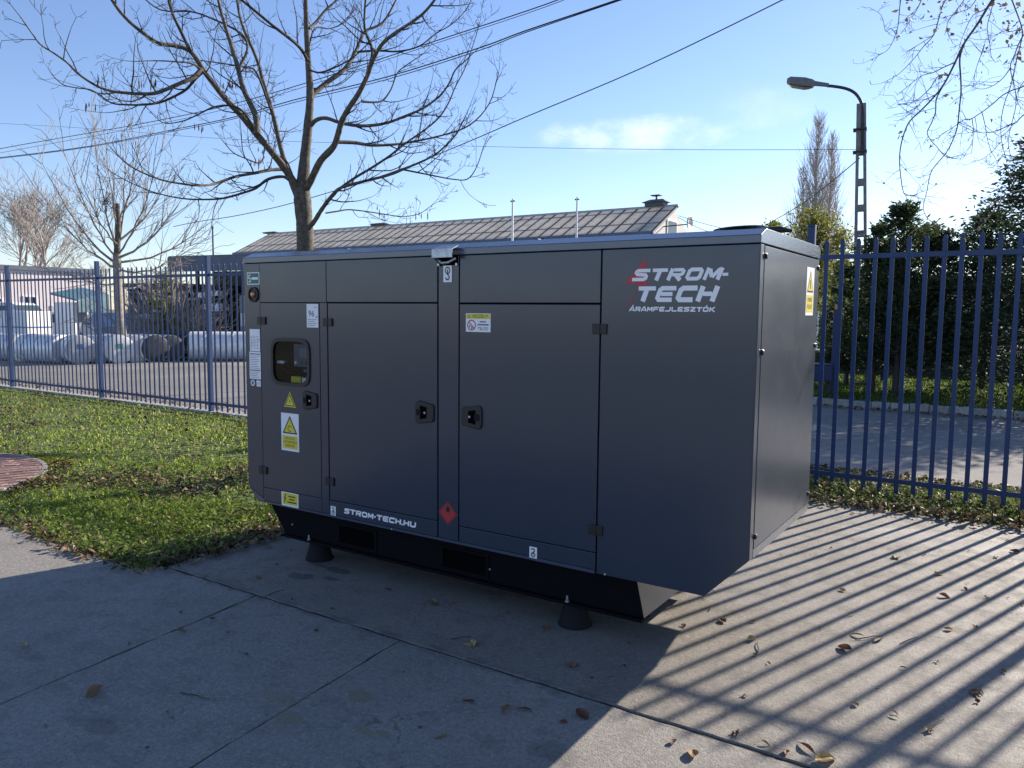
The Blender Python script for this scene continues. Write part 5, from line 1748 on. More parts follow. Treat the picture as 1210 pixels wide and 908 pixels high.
# long hall with the glazed saddle roof
HX0, HX1, HY0, HY1, EZ, RZ = -40.6, -10.4, 31.0, 34.0, 5.42, 6.93
hall = tag(empty('workshop_hall', (0, 0, 0)), 'long hall with a pale brown glazed saddle roof behind the generator set', 'building')
MB().box(HX0 + .2, HX1 - .2, HY0 + .2, 2 * HY1 - HY0 - .2, -.05, EZ - .08).box(HX0 + .2, HX1 - .2, 2 * HY1 - HY0 - .3, 2 * HY1 - HY0 - .2, EZ - .079, EZ + .1).build('wall', M['pale_wall'], hall)  # box top kept pale to bounce sunlight up under the roof panes
for xg, sgn in ((HX1 - .2, 1), (HX0 + .2, -1)):
    MB().add([(xg, HY0 + .1, EZ - .08), (xg, 2 * HY1 - HY0 - .1, EZ - .08), (xg, HY1, RZ - .06)], [(0, 1, 2)]).build('gable', M['pale_wall'], hall)
gw = MB().box(HX1 - .198, HX1 - .15, HY1 - .8, HY1 + .5, 5.45, 6.25).build('window', M['white_paint'], hall)
MB().box(HX1 - .152, HX1 - .14, HY1 - .7, HY1 + .4, 5.52, 6.18).build('window_pane', M['window_dark'], gw)
rise, run = RZ - EZ, HY1 - HY0
nrm = np.array([0, -rise, run]) / math.hypot(rise, run)
NP, rows_ = 44, ((-.005, .30), (.33, .80), (.83, .965))
pw = (HX1 - HX0) / NP
pane0 = {}
rafter0 = None
for i in range(NP + 1):                # rafters carry the glazing; back slope left unbuilt so sunlight gets in
    if rafter0 is None:
        rafter0 = MB().add([np.array([sx * .06, t * run, t * rise]) + nrm * k_ for t in (0, 1) for sx in (-1, 1) for k_ in (-.06, .045)], [(0, 1, 3, 2), (4, 6, 7, 5), (0, 4, 5, 1), (2, 3, 7, 6), (1, 5, 7, 3), (0, 2, 6, 4)]).build('rafter', M['frame_grey'], hall)
        ro_ = rafter0
    else:
        ro_ = rafter0.copy()
        link(ro_, hall)
    ro_.location = (HX0 + pw * i, HY0, EZ)
for t in (.315, .815):
    MB().add([np.array([x, t * run + dt, t * rise + dt * rise / run]) + nrm * k_ for x in (0, HX1 - HX0) for dt in (-.05, .05) for k_ in (-.05, .044)], [(0, 1, 3, 2), (4, 6, 7, 5), (0, 4, 5, 1), (2, 3, 7, 6), (1, 5, 7, 3), (0, 2, 6, 4)]).build('purlin', M['frame_grey'], hall).location = (HX0, HY0, EZ)
for r_i, (a_, b_) in enumerate(rows_):
    for i in range(NP):
        if r_i not in pane0:
            t0, t1 = a_, b_
            mbp = MB()
            v0 = np.array([0.06, t0 * run, t0 * rise]) + nrm * .02
            v1 = np.array([pw - .06, t0 * run, t0 * rise]) + nrm * .02
            v2 = np.array([pw - .06, t1 * run, t1 * rise]) + nrm * .02
            v3 = np.array([0.06, t1 * run, t1 * rise]) + nrm * .02
            mbp.add([v0, v1, v2, v3, v0 + nrm * .03, v1 + nrm * .03, v2 + nrm * .03, v3 + nrm * .03], [(4, 5, 6, 7), (0, 1, 5, 4), (1, 2, 6, 5), (2, 3, 7, 6), (3, 0, 4, 7)])
            po_ = mbp.build('roof_pane', M['skylight'], hall)
            pane0[r_i] = po_
        else:
            po_ = pane0[r_i].copy()
            link(po_, hall)
        po_.location = (HX0 + pw * i, HY0, EZ)
MB().box(HX0 - .1, HX1 + .1, HY1 - .16, HY1 + .16, RZ - .02, RZ + .09).build('ridge_cap', M['ridge'], hall)
MB().box(HX0 - .1, HX1 + .1, HY0 - .14, HY0 + .04, EZ - .16, EZ + .03).build('gutter', M['roof_blue'], hall)
vent0 = None
for px_ in (775, 449, 320):
    q = PY(px_, 260, HY1)
    vm = MB()
    s_ = 1.0 if px_ == 775 else (.55 if px_ == 449 else .4)
    vm.box(q[0] - .5, q[0] + .5, HY1 - .3, HY1 + .3, RZ + .05, RZ + .05 + .2 * s_)
    zq = RZ + .05 + .2 * s_
    vm.add([(q[0] - .65, HY1 - .4, zq), (q[0] + .65, HY1 - .4, zq), (q[0] + .35, HY1, zq + .18 * s_), (q[0] - .35, HY1, zq + .18 * s_), (q[0] + .65, HY1 + .4, zq), (q[0] - .65, HY1 + .4, zq)],
           [(0, 1, 2, 3), (3, 2, 4, 5), (0, 3, 5), (1, 4, 2), (0, 5, 4, 1)])
    if s_ == 1.0:
        vm.tube([(q[0], HY1, zq + .1), (q[0], HY1, zq + .34)], .05, 8).box(q[0] - .25, q[0] + .25, HY1 - .2, HY1 + .2, zq + .34, zq + .38)
    vm.build('roof_vent', M['frame_grey'], hall)

# two thin pale masts
for px_, pt in ((604.5, 237), (679.5, 235)):
    d = 20
    q, t_ = gnd(px_, d), PD(px_, pt, d)
    mo = tag(empty('mast', tuple(q)), 'thin pale mast in front of the glazed roof, ' + ('nearer to the bare tree' if px_ < 650 else 'nearer to the gable'), 'mast', 'thin masts')
    MB().tube([(0, 0, 0), (0, 0, t_[2])], [.055, .022], 8).build('pole', M['white_paint'], mo, 60)
    MB().tube([(-.06, 0, t_[2] - .06), (.06, 0, t_[2] - .06)], .02, 6).build('tip', M['steel'], mo)
# yard mast left, dish on the gable
q, t_ = gnd(254, 34), PD(254, 268, 34)
mo = tag(empty('mast', tuple(q)), 'thin dark mast above the shed roof at the left', 'mast')
MB().tube([(0, 0, 0), (0, 0, t_[2])], [.06, .03], 8).build('pole', M['steel'], mo, 60)
MB().tube([(-.08, 0, t_[2] - .1), (.08, 0, t_[2] - .1)], .02, 6).build('tip', M['steel'], mo)
q = PY(813, 264, HY1 - 1.2)
dm = tag(empty('dish_aerial', tuple(q)), 'small grey dish aerial beside the gable of the glazed hall', 'aerial')
MB().lathe([(.02, .0), (.30, .05), (.34, .11), (.33, .115), (.02, .03)], (0, 0, 0), 16, 'x').build('dish', M['ridge'], dm, 40)
MB().tube([(HX1 - .3 - q[0], 0, -.1), (-.02, 0, -.05)], .03, 6).tube([(0, 0, 0), (.30, 0, .0)], .012, 5).build('arm', M['steel'], dm)

# pinkish hall far left
pink = tag(empty('factory_hall', (-46, 9.0, 0), R(90)), 'low pinkish rendered hall at the far left', 'building')
Ph = CAM[2] + ray(60, 321)[2] * (-46 - CAM[0]) / ray(60, 321)[0]
PL = CAM[1] + ray(113, 330)[1] * (-46 - CAM[0]) / ray(113, 330)[0] - 9.0
MB().box(0, PL, 0, 14, -.05, Ph).build('wall', M['pink_wall'], pink)
MB().box(-.15, PL + .15, -.18, 14.15, Ph + .002, Ph + .26).build('roof_edge', M['roof_blue'], pink)


def local_x(root, px, d):
    q = gnd(px, d)
    a_ = root.rotation_euler.z
    dv = q - np.array(root.location)
    return dv[0] * math.cos(a_) + dv[1] * math.sin(a_)


for pa, pbx, za, zb in ((27, 43, 1.0, 2.35), (-8, 3, .9, 2.2), (60, 70, 1.1, 1.8), (-40, -30, 1.0, 2.3)):
    x0_, x1_ = (CAM[1] + ray(p_, 350)[1] * (-46 - CAM[0]) / ray(p_, 350)[0] - 9.0 for p_ in (pa, pbx))
    wf = MB().box(x0_, x1_, -.06, -.002, za, zb).build('window', M['white_paint'] if pa != 60 else M['pink_wall'], pink)
    MB().box(x0_ + .08, (x0_ + x1_) / 2 - .04, -.072, -.058, za + .08, zb - .08).build('window_pane', M['window_dark'] if pa != 60 else M['pale_wall'], wf)
    MB().box((x0_ + x1_) / 2 + .04, x1_ - .08, -.072, -.058, za + .08, zb - .08).build('window_pane', M['window_dark'] if pa != 60 else M['pale_wall'], wf)

# teal roofed kiosk
kq, kr = frame_at(101, 36)
ki = tag(empty('kiosk', tuple(kq), R(98)), 'white kiosk with a sloping teal sheet roof beyond the left fence', 'kiosk')
MB().box(-.55, .75, 0, 1.3, 0, 1.9).build('wall', M['white_paint'], ki)
MB().box(-.40, .10, -.02, -.002, .1, 1.6).build('door', M['grey_wall'], ki)
MB().box(.2, .6, -.02, -.002, .7, 1.5).build('window', M['window_dark'], ki)
MB().add([(-.70, -.4, 1.95), (.90, -.4, 2.25), (.90, 1.4, 2.55), (-.70, 1.4, 2.25), (-.70, -.4, 2.03), (.90, -.4, 2.33), (.90, 1.4, 2.63), (-.70, 1.4, 2.33)], [(4, 5, 6, 7), (3, 2, 1, 0), (0, 1, 5, 4), (1, 2, 6, 5), (2, 3, 7, 6), (3, 0, 4, 7)]).build('roof', M['teal'], ki)
MB().add([(-.7, -.48, 1.45), (.9, -.48, 1.45), (.9, -.48, 2.3), (-.7, -.48, 1.93), (-.7, -.44, 1.45), (.9, -.44, 1.45), (.9, -.44, 2.3), (-.7, -.44, 1.93)], [(0, 1, 2, 3), (7, 6, 5, 4), (0, 4, 5, 1), (3, 2, 6, 7)]).build('awning', M['teal'], ki)

# open shed with dark interior and its grey cabinet end
sq, sr_ = frame_at(146, 33)
e_ = gnd(300, 30)
ux = unit(e_ - sq)
shed = tag(empty('open_shed', tuple(sq), math.atan2(ux[1], ux[0])), 'long open shed with a blue-grey roof and dark interior beyond the left fence', 'shed')
SL = np.linalg.norm(e_ - sq)
hr = PD(255, 303, 31)[2]
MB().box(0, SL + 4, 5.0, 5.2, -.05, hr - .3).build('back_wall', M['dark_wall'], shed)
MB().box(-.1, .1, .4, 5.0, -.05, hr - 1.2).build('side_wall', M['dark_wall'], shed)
MB().box(SL * .42, SL + 4, -.25, 5.3, hr - .30, hr).build('roof', M['roof_blue'], shed)
MB().box(SL * .42 + .001, SL + 4, -.30, -.255, hr - .62, hr - .05).build('fascia', M['roof_blue'], shed)
MB().box(-.1, SL * .42 - .01, -.1, 5.3, hr - 1.25, hr - 1.05).build('low_roof', M['steel'], shed)
for f in (.0, .2, .4, .6, .8, 1.0):
    MB().box(SL * f - .06, SL * f + .06, -.06, .06, -.05, hr - (1.26 if f < .41 else .31)).build('post', M['steel'], shed)
x0_, x1_ = local_x(shed, 277, 30), SL + 3.5
MB().box(x0_, x1_, -.02, 2.5, -.05, PD(285, 349, 30)[2]).build('cabinet', M['grey_wall'], shed)
MB().box(x0_ + .05, x0_ + .25, -.035, -.022, 1.0, 1.5).build('notice', M['white_paint'], shed)
for pa, pbx, ya, yb in ((232, 249, 346, 352), (255, 268, 344, 350), (240, 250, 360, 366), (256, 274, 359, 368), (160, 185, 371, 374), (150, 178, 366, 369), (216, 232, 352, 355), (158, 200, 352, 353.5), (222, 268, 374, 376), (120, 142, 372, 377)):
    xa, xb = local_x(shed, pa, 31), local_x(shed, pbx, 31)
    za, zb = PD(pa, yb, 31)[2], PD(pa, ya, 31)[2]
    if 0 < xa:
        MB().box(xa, xb, -.2 + rnd.uniform(0, .1), .25, za, zb).build('shelf_beam', M['white_paint'] if ya not in (371, 352, 374, 353.5) else M['kerb'], shed)

# brushwood and shrub in front of the shed
def brush(name, label, px, d, w, h, n_, seed, mat, group=None):
    rr_ = random.Random(seed)
    root = tag(empty(name, tuple(gnd(px, d))), label, 'shrub', group)
    mb_ = MB()
    for k_ in range(n_):
        x, y = rr_.gauss(0, w * .35), rr_.gauss(0, w * .25)
        p = np.array([x * .5, y * .5, 0])
        d_ = unit(np.array([x * .8 / w, y * .8 / w, 1]) + rvec(rr_) * .25)
        q = [p]
        L_ = h * rr_.uniform(.5, 1.05)
        for j in range(6):
            d_ = unit(d_ + rvec(rr_) * .22)
            q.append(q[-1] + d_ * L_ / 6)
            if j > 1:
                e2 = unit(d_ + rvec(rr_) * .9)
                mb_.tube([q[-1], q[-1] + e2 * L_ * .2, q[-1] + e2 * L_ * .3 + [0, 0, .1]], [.010, .008, .006], 3, cap=False)
        mb_.tube(q, [.018, .016, .014, .012, .010, .009, .008], 3, cap=False)
    tag(mb_.build('branches', M[mat], root), kind='stuff')
    return root


brush('bare_shrub', 'tangled brown bare shrub in front of the dark shed', 215, 27, 2.0, 2.7, 120, 71, 'bark_pale', 'bare shrubs at the shed')
brush('bare_shrub', 'low bare shrub at the left end of the dark shed', 165, 28, 1.8, 2.4, 60, 72, 'bark_far', 'bare shrubs at the shed')
leafy_tree('leafy_shrub', 'narrow yellow-green shrub in front of the dark shed', gnd(193, 26), 2.9, 1.1, 'shrub_green', 73, 34, .12, 26, 'shrub', None, .04, .12)

# vehicles
def car(name, label, px, d, yaw, mat, van=False, group=None):
    q = gnd(px, d, 0)
    root = tag(empty(name, tuple(q), R(yaw)), label, 'van' if van else 'car', group)
    if van:
        prof_ = [(-2.3, .35), (2.2, .35), (2.35, .55), (2.3, .95), (1.75, 1.15), (1.15, 1.85), (-2.25, 1.95), (-2.32, 1.0)]
        roofz, wz0, wz1 = 1.9, 1.15, 1.72
    else:
        prof_ = [(-2.1, .32), (2.05, .32), (2.15, .5), (2.1, .78), (1.1, .95), (.45, 1.42), (-1.05, 1.46), (-1.75, 1.0), (-2.12, .9)]
        roofz, wz0, wz1 = 1.42, .96, 1.34
    hw = .88
    n_ = len(prof_)
    v, f = [], []
    for sgn in (-1, 1):
        for x, z in prof_:
            t = max(0, (z - .95) / .6)
            v.append((x, sgn * (hw - .14 * t), z))
    f = [tuple(range(n_)), tuple(reversed(range(n_, 2 * n_)))] + [((i + 1) % n_, i, i + n_, (i + 1) % n_ + n_) for i in range(n_)]
    bo = from_arrays('body', v, f, mat, root)
    bm_ = bmesh.new()
    bm_.from_mesh(bo.data)
    bmesh.ops.recalc_face_normals(bm_, faces=bm_.faces)
    bmesh.ops.bevel(bm_, geom=list(bm_.edges), offset=.07, segments=2, affect='EDGES')
    bm_.to_mesh(bo.data)
    bm_.free()
    smooth(bo.data, 50)

    def win(pts):
        return MB().add(pts, [(0, 1, 2, 3)]).build('window', M['car_glass'], root)
    yo_ = lambda z: hw - .14 * max(0, (z - .95) / .6) + .012
    for sgn in (-1, 1):
        spans = ((-1.1, -.15), (-.08, .62)) if not van else ((.25, 1.0),)
        for xa, xb in spans:
            tp = .0 if xb < .5 else .28
            win([(xa - .12 * (xa < -1), sgn * yo_(wz0), wz0), (xb + tp * .6, sgn * yo_(wz0), wz0), (xb - tp * .5, sgn * yo_(wz1), wz1), (xa + .1 * (xa < -1), sgn * yo_(wz1), wz1)][::int(-sgn) if sgn == 1 else 1])
    fx0, fx1 = (1.72, 1.22) if van else (1.04, .52)
    win([(fx0 + .03, -.74, wz0 + .03), (fx0 + .03, .74, wz0 + .03), (fx1 + .03, .66, wz1 + .03), (fx1 + .03, -.66, wz1 + .03)])
    rx0, rx1 = (-2.32, -2.29) if van else (-1.70, -1.16)
    win([(rx0 - .03, .72, wz0 + .05), (rx0 - .03, -.72, wz0 + .05), (rx1 - .03, -.64, wz1), (rx1 - .03, .64, wz1)])
    w0_ = None
    for x in (1.35, -1.35):
        for sgn in (-1, 1):
            if w0_ is None:
                w0_ = MB().tube([(0, -.09, 0), (0, .09, 0)], .32, 18).build('wheel', M['tyre'], root, 40)
                MB().tube([(0, -.10, 0), (0, .10, 0)], .19, 12).build('rim', M['ridge'], w0_, 40)
                wl_ = w0_
            else:
                wl_ = copy_tree(w0_, root)
            wl_.location = (x, sgn * .80, .32)
    for sgn in (-1, 1):
        MB().box(2.05, 2.16 if not van else 2.36, sgn * .62 - .16, sgn * .62 + .16, .62, .76, .02).build('headlight', M['lamp_glass'], root)
        MB().box(-2.16 if not van else -2.345, -2.05, sgn * .68 - .1, sgn * .68 + .1, .72, .88, .02).build('tail_light', M['red_print'], root)
    return root


car('parked_car', 'white parked car with teal tinted windows in front of the pink hall', 74, 37, 35, M['car_white'], group='vehicles in the yard')
car('parked_car', 'silver parked car right of the teal kiosk', 129, 33, 160, M['car_silver'], group='vehicles in the yard')
car('parked_van', 'dark windowed white van at the very left of the yard', 6, 37, 20, M['car_white'], True, group='vehicles in the yard')

# white container
cq, cr_ = frame_at(47, 32)
wc_ = tag(empty('white_container', tuple(cq), R(100)), 'white box container with a dark strap in front of the pink hall', 'container')
MB().box(-.55, .55, 0, 1.6, .12, 1.50, .02).build('body', M['white_paint'], wc_)
MB().box(-.56, .56, -.012, 1.61, .82, .87).build('strap', M['label_blue'], wc_)
MB().box(-.5, .5, .1, 1.5, -.02, .12).build('skid', M['steel'], wc_)

# silver drums lying in a row
def drum(px, d, yaw, r_, L_, label, endm='drum_end', mark=None):
    q = gnd(px, d, -.016)
    root = tag(empty('lying_drum', (q[0], q[1], q[2] + r_), R(yaw)), label, 'drum', 'silver drums lying beyond the left fence')
    MB().tube([(-L_ / 2, 0, 0), (L_ / 2, 0, 0)], r_, 26).build('shell', M['drum'], root, 40)
    for sx in (-1, 1):
        MB().lathe([(r_ - .005, 0), (r_ - .03, .012), (r_ * .5, .018), (r_ * .1, .02)], (L_ / 2 if sx > 0 else -L_ / 2 - .02, 0, 0), 22, 'x').build('end_cap', M[endm], root, 40)
    for fx in (-.30, .02, .33):
        MB().lathe([(r_ + .001, -.012), (r_ + .012, 0), (r_ + .001, .012)], (L_ * fx, 0, 0), 26, 'x').build('hoop', M['ridge'], root, 40)
    if mark:
        MB().box(L_ / 2 + .021, L_ / 2 + .026, -.10, .08, .02, .17).build('label', M[mark], root)
    return root


# axes point roughly towards the camera's right
for px, d, yaw, r_, L_, lab, em, mk in [
        (8, 24.5, 4, .42, 1.5, 'silver drum at the far left end of the row', 'drum_end', None),
        (52, 23.6, 14, .43, 1.5, 'longest silver drum, seen from its side below the white container', 'drum_end', None),
        (86, 23.5, -12, .43, 1.3, 'silver drum with its pale end just left of the second fence post', 'drum_end', 'label_blue'),
        (110, 24.0, -14, .42, 1.2, 'silver drum right behind the second fence post', 'drum_end', None),
        (132, 24.0, -12, .43, 1.3, 'silver drum with a green label right of the second fence post', 'drum_end', 'label_green'),
        (153, 24.4, -15, .43, 1.3, 'silver drum in front of the pollarded tree', 'drum_end', None),
        (174, 24.6, -12, .43, 1.2, 'silver drum with a ringed dark end in front of the yellow-green shrub', 'steel', None),
        (193, 25.0, -14, .42, 1.2, 'dark ended drum at the right end of the row', 'steel', None),
        (275, 25.5, 42, .47, 2.6, 'large pale drum lying next to the generator set', 'drum_end', None)]:
    drum(px, d, yaw, r_, L_, lab, em, mk)

# steel frames and crates between drums and shed
for px, d, w, h, lab in ((207, 25.2, .8, .95, 'dark steel crate frame right of the drums'), (232, 25.4, 1.2, .9, 'wide dark steel frame left of the third fence post')):
    q, yw = frame_at(px, d)
    root = tag(empty('steel_frame', tuple(q), yw), lab, 'crate', 'steel frames in the yard')
    for sx in (-1, 1):
        for sy in (0, 1):
            MB().box(sx * w / 2 - .03, sx * w / 2 + .03, sy * .8 - .03, sy * .8 + .03, -.02, h).build('post', M['steel'], root)
    for z in (.12, h * .55, h - .05):
        MB().box(-w / 2 - .04, w / 2 + .04, -.034, .834, z - .03, z + .03).build('shelf', M['steel'], root)
    MB().tube([(-w / 2, -.05, .15), (w / 2, -.05, h - .1)], .025, 6).build('brace', M['ridge'], root)
    MB().box(-w * .3, w * .2, .1, .7, h * .55 + .031, h * .9).build('load', M['window_dark'], root)

# lattice concrete lamp post
LD = 17.4
lp = gnd(1019.5, LD, .08)
LR = Matrix.Rotation(YAW + R(-24), 3, 'Z') @ Matrix.Rotation(-.040, 3, 'Y')
LRI = LR.inverted()
lamp = empty('lamp_post', tuple(lp))
lamp.rotation_euler = LR.to_euler()
tag(lamp, 'pierced concrete lamp post with a curved steel arm and grey lamp head', 'lamp post')
ztop = PD(1024, 128, LD)[2] - .08
zsolid = PD(1023, 186, LD)[2] - .08
pm = MB()
wt, wb = .095, .165
wat = lambda z: wb + (wt - wb) * z / ztop
pm.add([(s1 * wat(z), s2 * .10, z) for z in (zsolid, ztop) for s1, s2 in ((-1, -1), (1, -1), (1, 1), (-1, 1))], [(3, 2, 1, 0), (4, 5, 6, 7), (0, 1, 5, 4), (1, 2, 6, 5), (2, 3, 7, 6), (3, 0, 4, 7)])
for s1 in (-1, 1):
    pm.add([(s1 * wat(z) - (.066 if s1 > 0 else 0) * 1 + (0 if s1 > 0 else 0), s2 * .10, z) for z in (-.1, zsolid + .001) for s2 in (-1, 1)] +
           [(s1 * wat(z) - (0 if s1 > 0 else -.066), s2 * .10, z) for z in (-.1, zsolid + .001) for s2 in (-1, 1)],
           [(0, 1, 3, 2), (4, 6, 7, 5), (0, 2, 6, 4), (1, 5, 7, 3), (2, 3, 7, 6)])
z = .0
while z < zsolid - .2:
    w_ = wat(z) - .060
    pm.box(-w_, w_, -.095, .095, z - .07, z + .07)
    z += .56
pm.build('column', M['concrete_post'], lamp)


def lamp_local(px, py, d=LD):
    return np.array(LRI @ Vector(PD(px, py, d) - lp))


arm = [lamp_local(1019, y) for y in (187, 160, 142)] + [lamp_local(x, y) for x, y in ((1018, 128), (1011, 116), (1000, 109), (985, 104.5), (978, 103))]
arm = [np.array([a_[0], -.13 + .02 * i, a_[2]]) for i, a_ in enumerate(arm)]
MB().tube(smooth_path(arm, 4), .033, 9).build('arm', M['steel'], lamp, 60)
for zz in (zsolid + .06, ztop - .55):
    MB().box(-wat(zz) - .06, wat(zz) + .012, -.17, .108, zz - .015, zz + .015).build('clamp', M['steel'], lamp)
h0, h1 = lamp_local(980, 103), lamp_local(931, 97)
hd = unit(h1 - h0)
hl = np.linalg.norm(h1 - h0)
hn = unit(np.cross(hd, np.array([0, 1.0, 0])))
hn = hn if hn[2] > 0 else -hn
hm = MB()
sec = [(0, .04, .035, -.03), (.34, .05, .045, -.04), (.40, .11, .06, -.085), (.58, .13, .075, -.10), (.92, .11, .06, -.09), (1.0, .07, .02, -.065)]
ring_ = []
org = np.array([h0[0], -.02, h0[2]])
for t, hw, zu, zd in sec:
    c0 = org + hd * hl * t
    ring_.append([c0 + np.array([0, s1 * hw, 0]) + hn * (zu if up_ else zd) * (1 if abs(s1) == 1 else 1) for s1, up_ in ((-1, 0), (1, 0), (1, .6), (.5, 1), (-.5, 1), (-1, .6))])
vv = [v for r_ in ring_ for v in r_]
ff = []
for i in range(len(sec) - 1):
    ff += [(i * 6 + j, i * 6 + (j + 1) % 6, (i + 1) * 6 + (j + 1) % 6, (i + 1) * 6 + j) for j in range(6)]
ff += [tuple(reversed(range(6))), tuple((len(sec) - 1) * 6 + j for j in range(6))]
hm.add(vv, ff)
hdo = hm.build('lamp_head', M['lamp_grey'], lamp)
lens = MB()
v = []
for t, hw, zd in ((.44, .10, -.105), (.58, .115, -.135), (.88, .10, -.13), (.94, .08, -.105)):
    c0 = org + hd * hl * t
    v += [c0 + np.array([0, -hw, 0]) + hn * zd, c0 + np.array([0, hw, 0]) + hn * zd]
lens.add(v, [(0, 1, 3, 2), (2, 3, 5, 4), (4, 5, 7, 6)])
lens.build('lens', M['lamp_glass'], hdo)

# blue gate post with an orange lamp, and a blue bin
q = gnd(989, 15.2, .085)
gp = tag(empty('gate_post', tuple(q), .2), 'blue steel post with a small orange lamp on top left of the lamp post', 'post')
zt_ = PD(989, 366, 15.2)[2] - .085
MB().box(-.07, .07, -.07, .07, -.1, zt_, .01).build('column', M['blue_steel'], gp)
MB().lathe([(.05, zt_), (.055, zt_ + .02), (.05, zt_ + .07), (.02, zt_ + .085)], (0, 0, 0), 14).build('beacon', M['orange'], gp, 40)
q, yw = frame_at(966, 15.0)
bn = tag(empty('blue_bin', (q[0], q[1], .085), .2), 'dark blue steel bin standing on the verge beside the generator set', 'bin')
MB().box(-.30, .30, -.2, .3, .30, .60, .02).build('body', M['blue_steel'], bn)
MB().box(-.31, .31, -.21, .31, .602, .625, .005).build('lid', M['blue_steel'], bn)
for sx in (-.24, .24):
    MB().box(sx - .03, sx + .03, 0, .06, -.02, .299).build('leg', M['steel'], bn)
# low dark wall at the back of the verge with pale panels beyond
lw = tag(empty('low_wall', (0, 0, 0)), 'low dark stained wall with a coping behind the conifers', 'wall')
MB().box(-5.0, 22, 18.9, 19.1, -.05, .62).build('wall', M['dark_wall'], lw)
MB().box(-5.05, 22, 18.86, 19.14, .622, .70, .01).build('coping', M['kerb'], lw)
sf = tag(empty('lattice_fence', (0, 19.0, 0)), 'thin pale bar fence on the low wall seen between conifer trunks', 'fence')
lb = MB().box(-.018, .018, -.01, .01, .70, 1.75).build('bar', M['white_paint'], sf)
for i in range(48):
    c = lb if i == 0 else lb.copy()
    if i:
        link(c, sf)
    c.location = (-1.0 + i * .16, 0, 0)
MB().box(-1.2, 6.8, -.016, -.0105, 1.55, 1.60).build('rail', M['white_paint'], sf)
MB().box(-1.2, 6.8, -.016, -.0105, .85, .90).build('rail', M['white_paint'], sf)
# added pale building, stands in for bright haze between the conifers
a0_ = gnd(980, 62)
fb = tag(empty('haze_backdrop', (a0_[0], a0_[1], 0), R(-8)), 'added pale building standing in for bright haze beyond the conifers', 'building')
MB().box(-2, 34, 0, 10, -.05, 4.2).build('wall', M['pale_wall'], fb)
MB().box(-2.3, 34.3, -.3, 10.3, 4.202, 4.5).build('roof', M['ridge'], fb)
for i in range(9):
    wf = MB().box(.5 + i * 3.6, 2.1 + i * 3.6, -.03, -.002, 1.2, 2.8).build('window', M['window_dark'], fb)
# leaf and brushwood mound behind the wall
q = gnd(1163, 20.4)
mdm = bmesh.new()
bmesh.ops.create_icosphere(mdm, subdivisions=4, radius=1.0)
for v in mdm.verts:
    k_ = 1 + .18 * math.sin(v.co.x * 7 + 1) * math.cos(v.co.y * 6) + rnd.uniform(-.05, .05)
    v.co = Vector((v.co.x * 1.25 * k_, v.co.y * .8 * k_, max(-.05, v.co.z) * 1.25 * k_))
me = bpy.data.meshes.new('leaf_mound')
mdm.to_mesh(me)
mdm.free()
me.materials.append(M['mound'])
mo = link(bpy.data.objects.new('leaf_mound', me))
mo.location = tuple(q)
tag(mo, 'brown mound of raked leaves behind the low wall under the spruces', 'mound')

# ---------------------------------------------------------------- overhead wires
def wire(label, pts, r_, d0, d1, group='overhead wires'):
    n_ = len(pts)
    P_ = [PD(x, y, d0 + (d1 - d0) * i / (n_ - 1)) for i, (x, y) in enumerate(pts)]
    if d0 != d1:                         # the spans run on well outside the view
        P_ = ([P_[0] + unit(P_[0] - P_[1]) * 18] if pts[0][0] < 0 else []) + P_ + ([P_[-1] + unit(P_[-1] - P_[-2]) * 18] if pts[-1][1] < 0 else [])
    o = MB().tube(smooth_path(P_, 4), r_, 5).build('overhead_wire', M['wire'])
    return tag(o, label, 'wire', group)


WG = 'overhead wires'
wire('upper wire of the pair sweeping from the left edge up behind the bare tree', [(-60, 190), (0, 176), (159, 148), (264, 126), (366, 97), (480, 60), (620, 14), (680, -8), (760, -40)], .012, 30, 12)
wire('thin wire just below the upper one of the sweeping pair', [(-60, 194), (0, 181), (159, 152), (264, 130), (366, 101), (480, 63), (620, 17), (690, -9), (760, -36)], .007, 30, 12)
wire('lower thick wire of the pair sweeping from the left edge up behind the bare tree', [(-60, 192), (0, 186.5), (106, 173), (212, 152), (275, 139), (349, 118), (458, 91), (566, 57), (620, 37), (730, 0), (800, -26)], .014, 30, 12)
wire('wire twisted along the lower thick wire', [(-60, 193), (0, 187.5), (106, 174), (212, 154), (275, 141), (349, 121), (458, 94), (566, 60), (620, 39), (730, 1.5), (800, -24)], .010, 30, 12)
wire('single wire rising from behind the bare tree to the top edge', [(205, 268), (235, 262), (280, 255), (350, 239), (460, 205), (548, 170), (620, 139), (760, 80), (925, 0), (985, -32)], .011, 26, 12)
wire('thin level wire running from the left edge to the lamp post', [(-60, 143), (0, 146), (120, 153), (280, 165), (600, 174), (800, 177), (1014, 177)], .006, 38, 17.4)
wire('wire dropping from the lamp post to the left into the yellow-green tree', [(1016, 187), (985, 213), (955, 236), (930, 252), (905, 266)], .012, 17.3, 26)
wire('thin wire dropping from the lamp post to the right behind the spruce', [(1030, 204), (1060, 228), (1085, 249), (1110, 268), (1150, 292)], .006, 17.4, 22)
for i, (a_, b_, c_) in enumerate((((801, 255), (830, 264), (862, 272)), ((801, 257), (822, 268), (845, 277)))):
    wire('thin cable from the gable of the glazed hall, ' + ('upper one' if i == 0 else 'lower one'), [a_, b_, c_], .012, 36, 36)

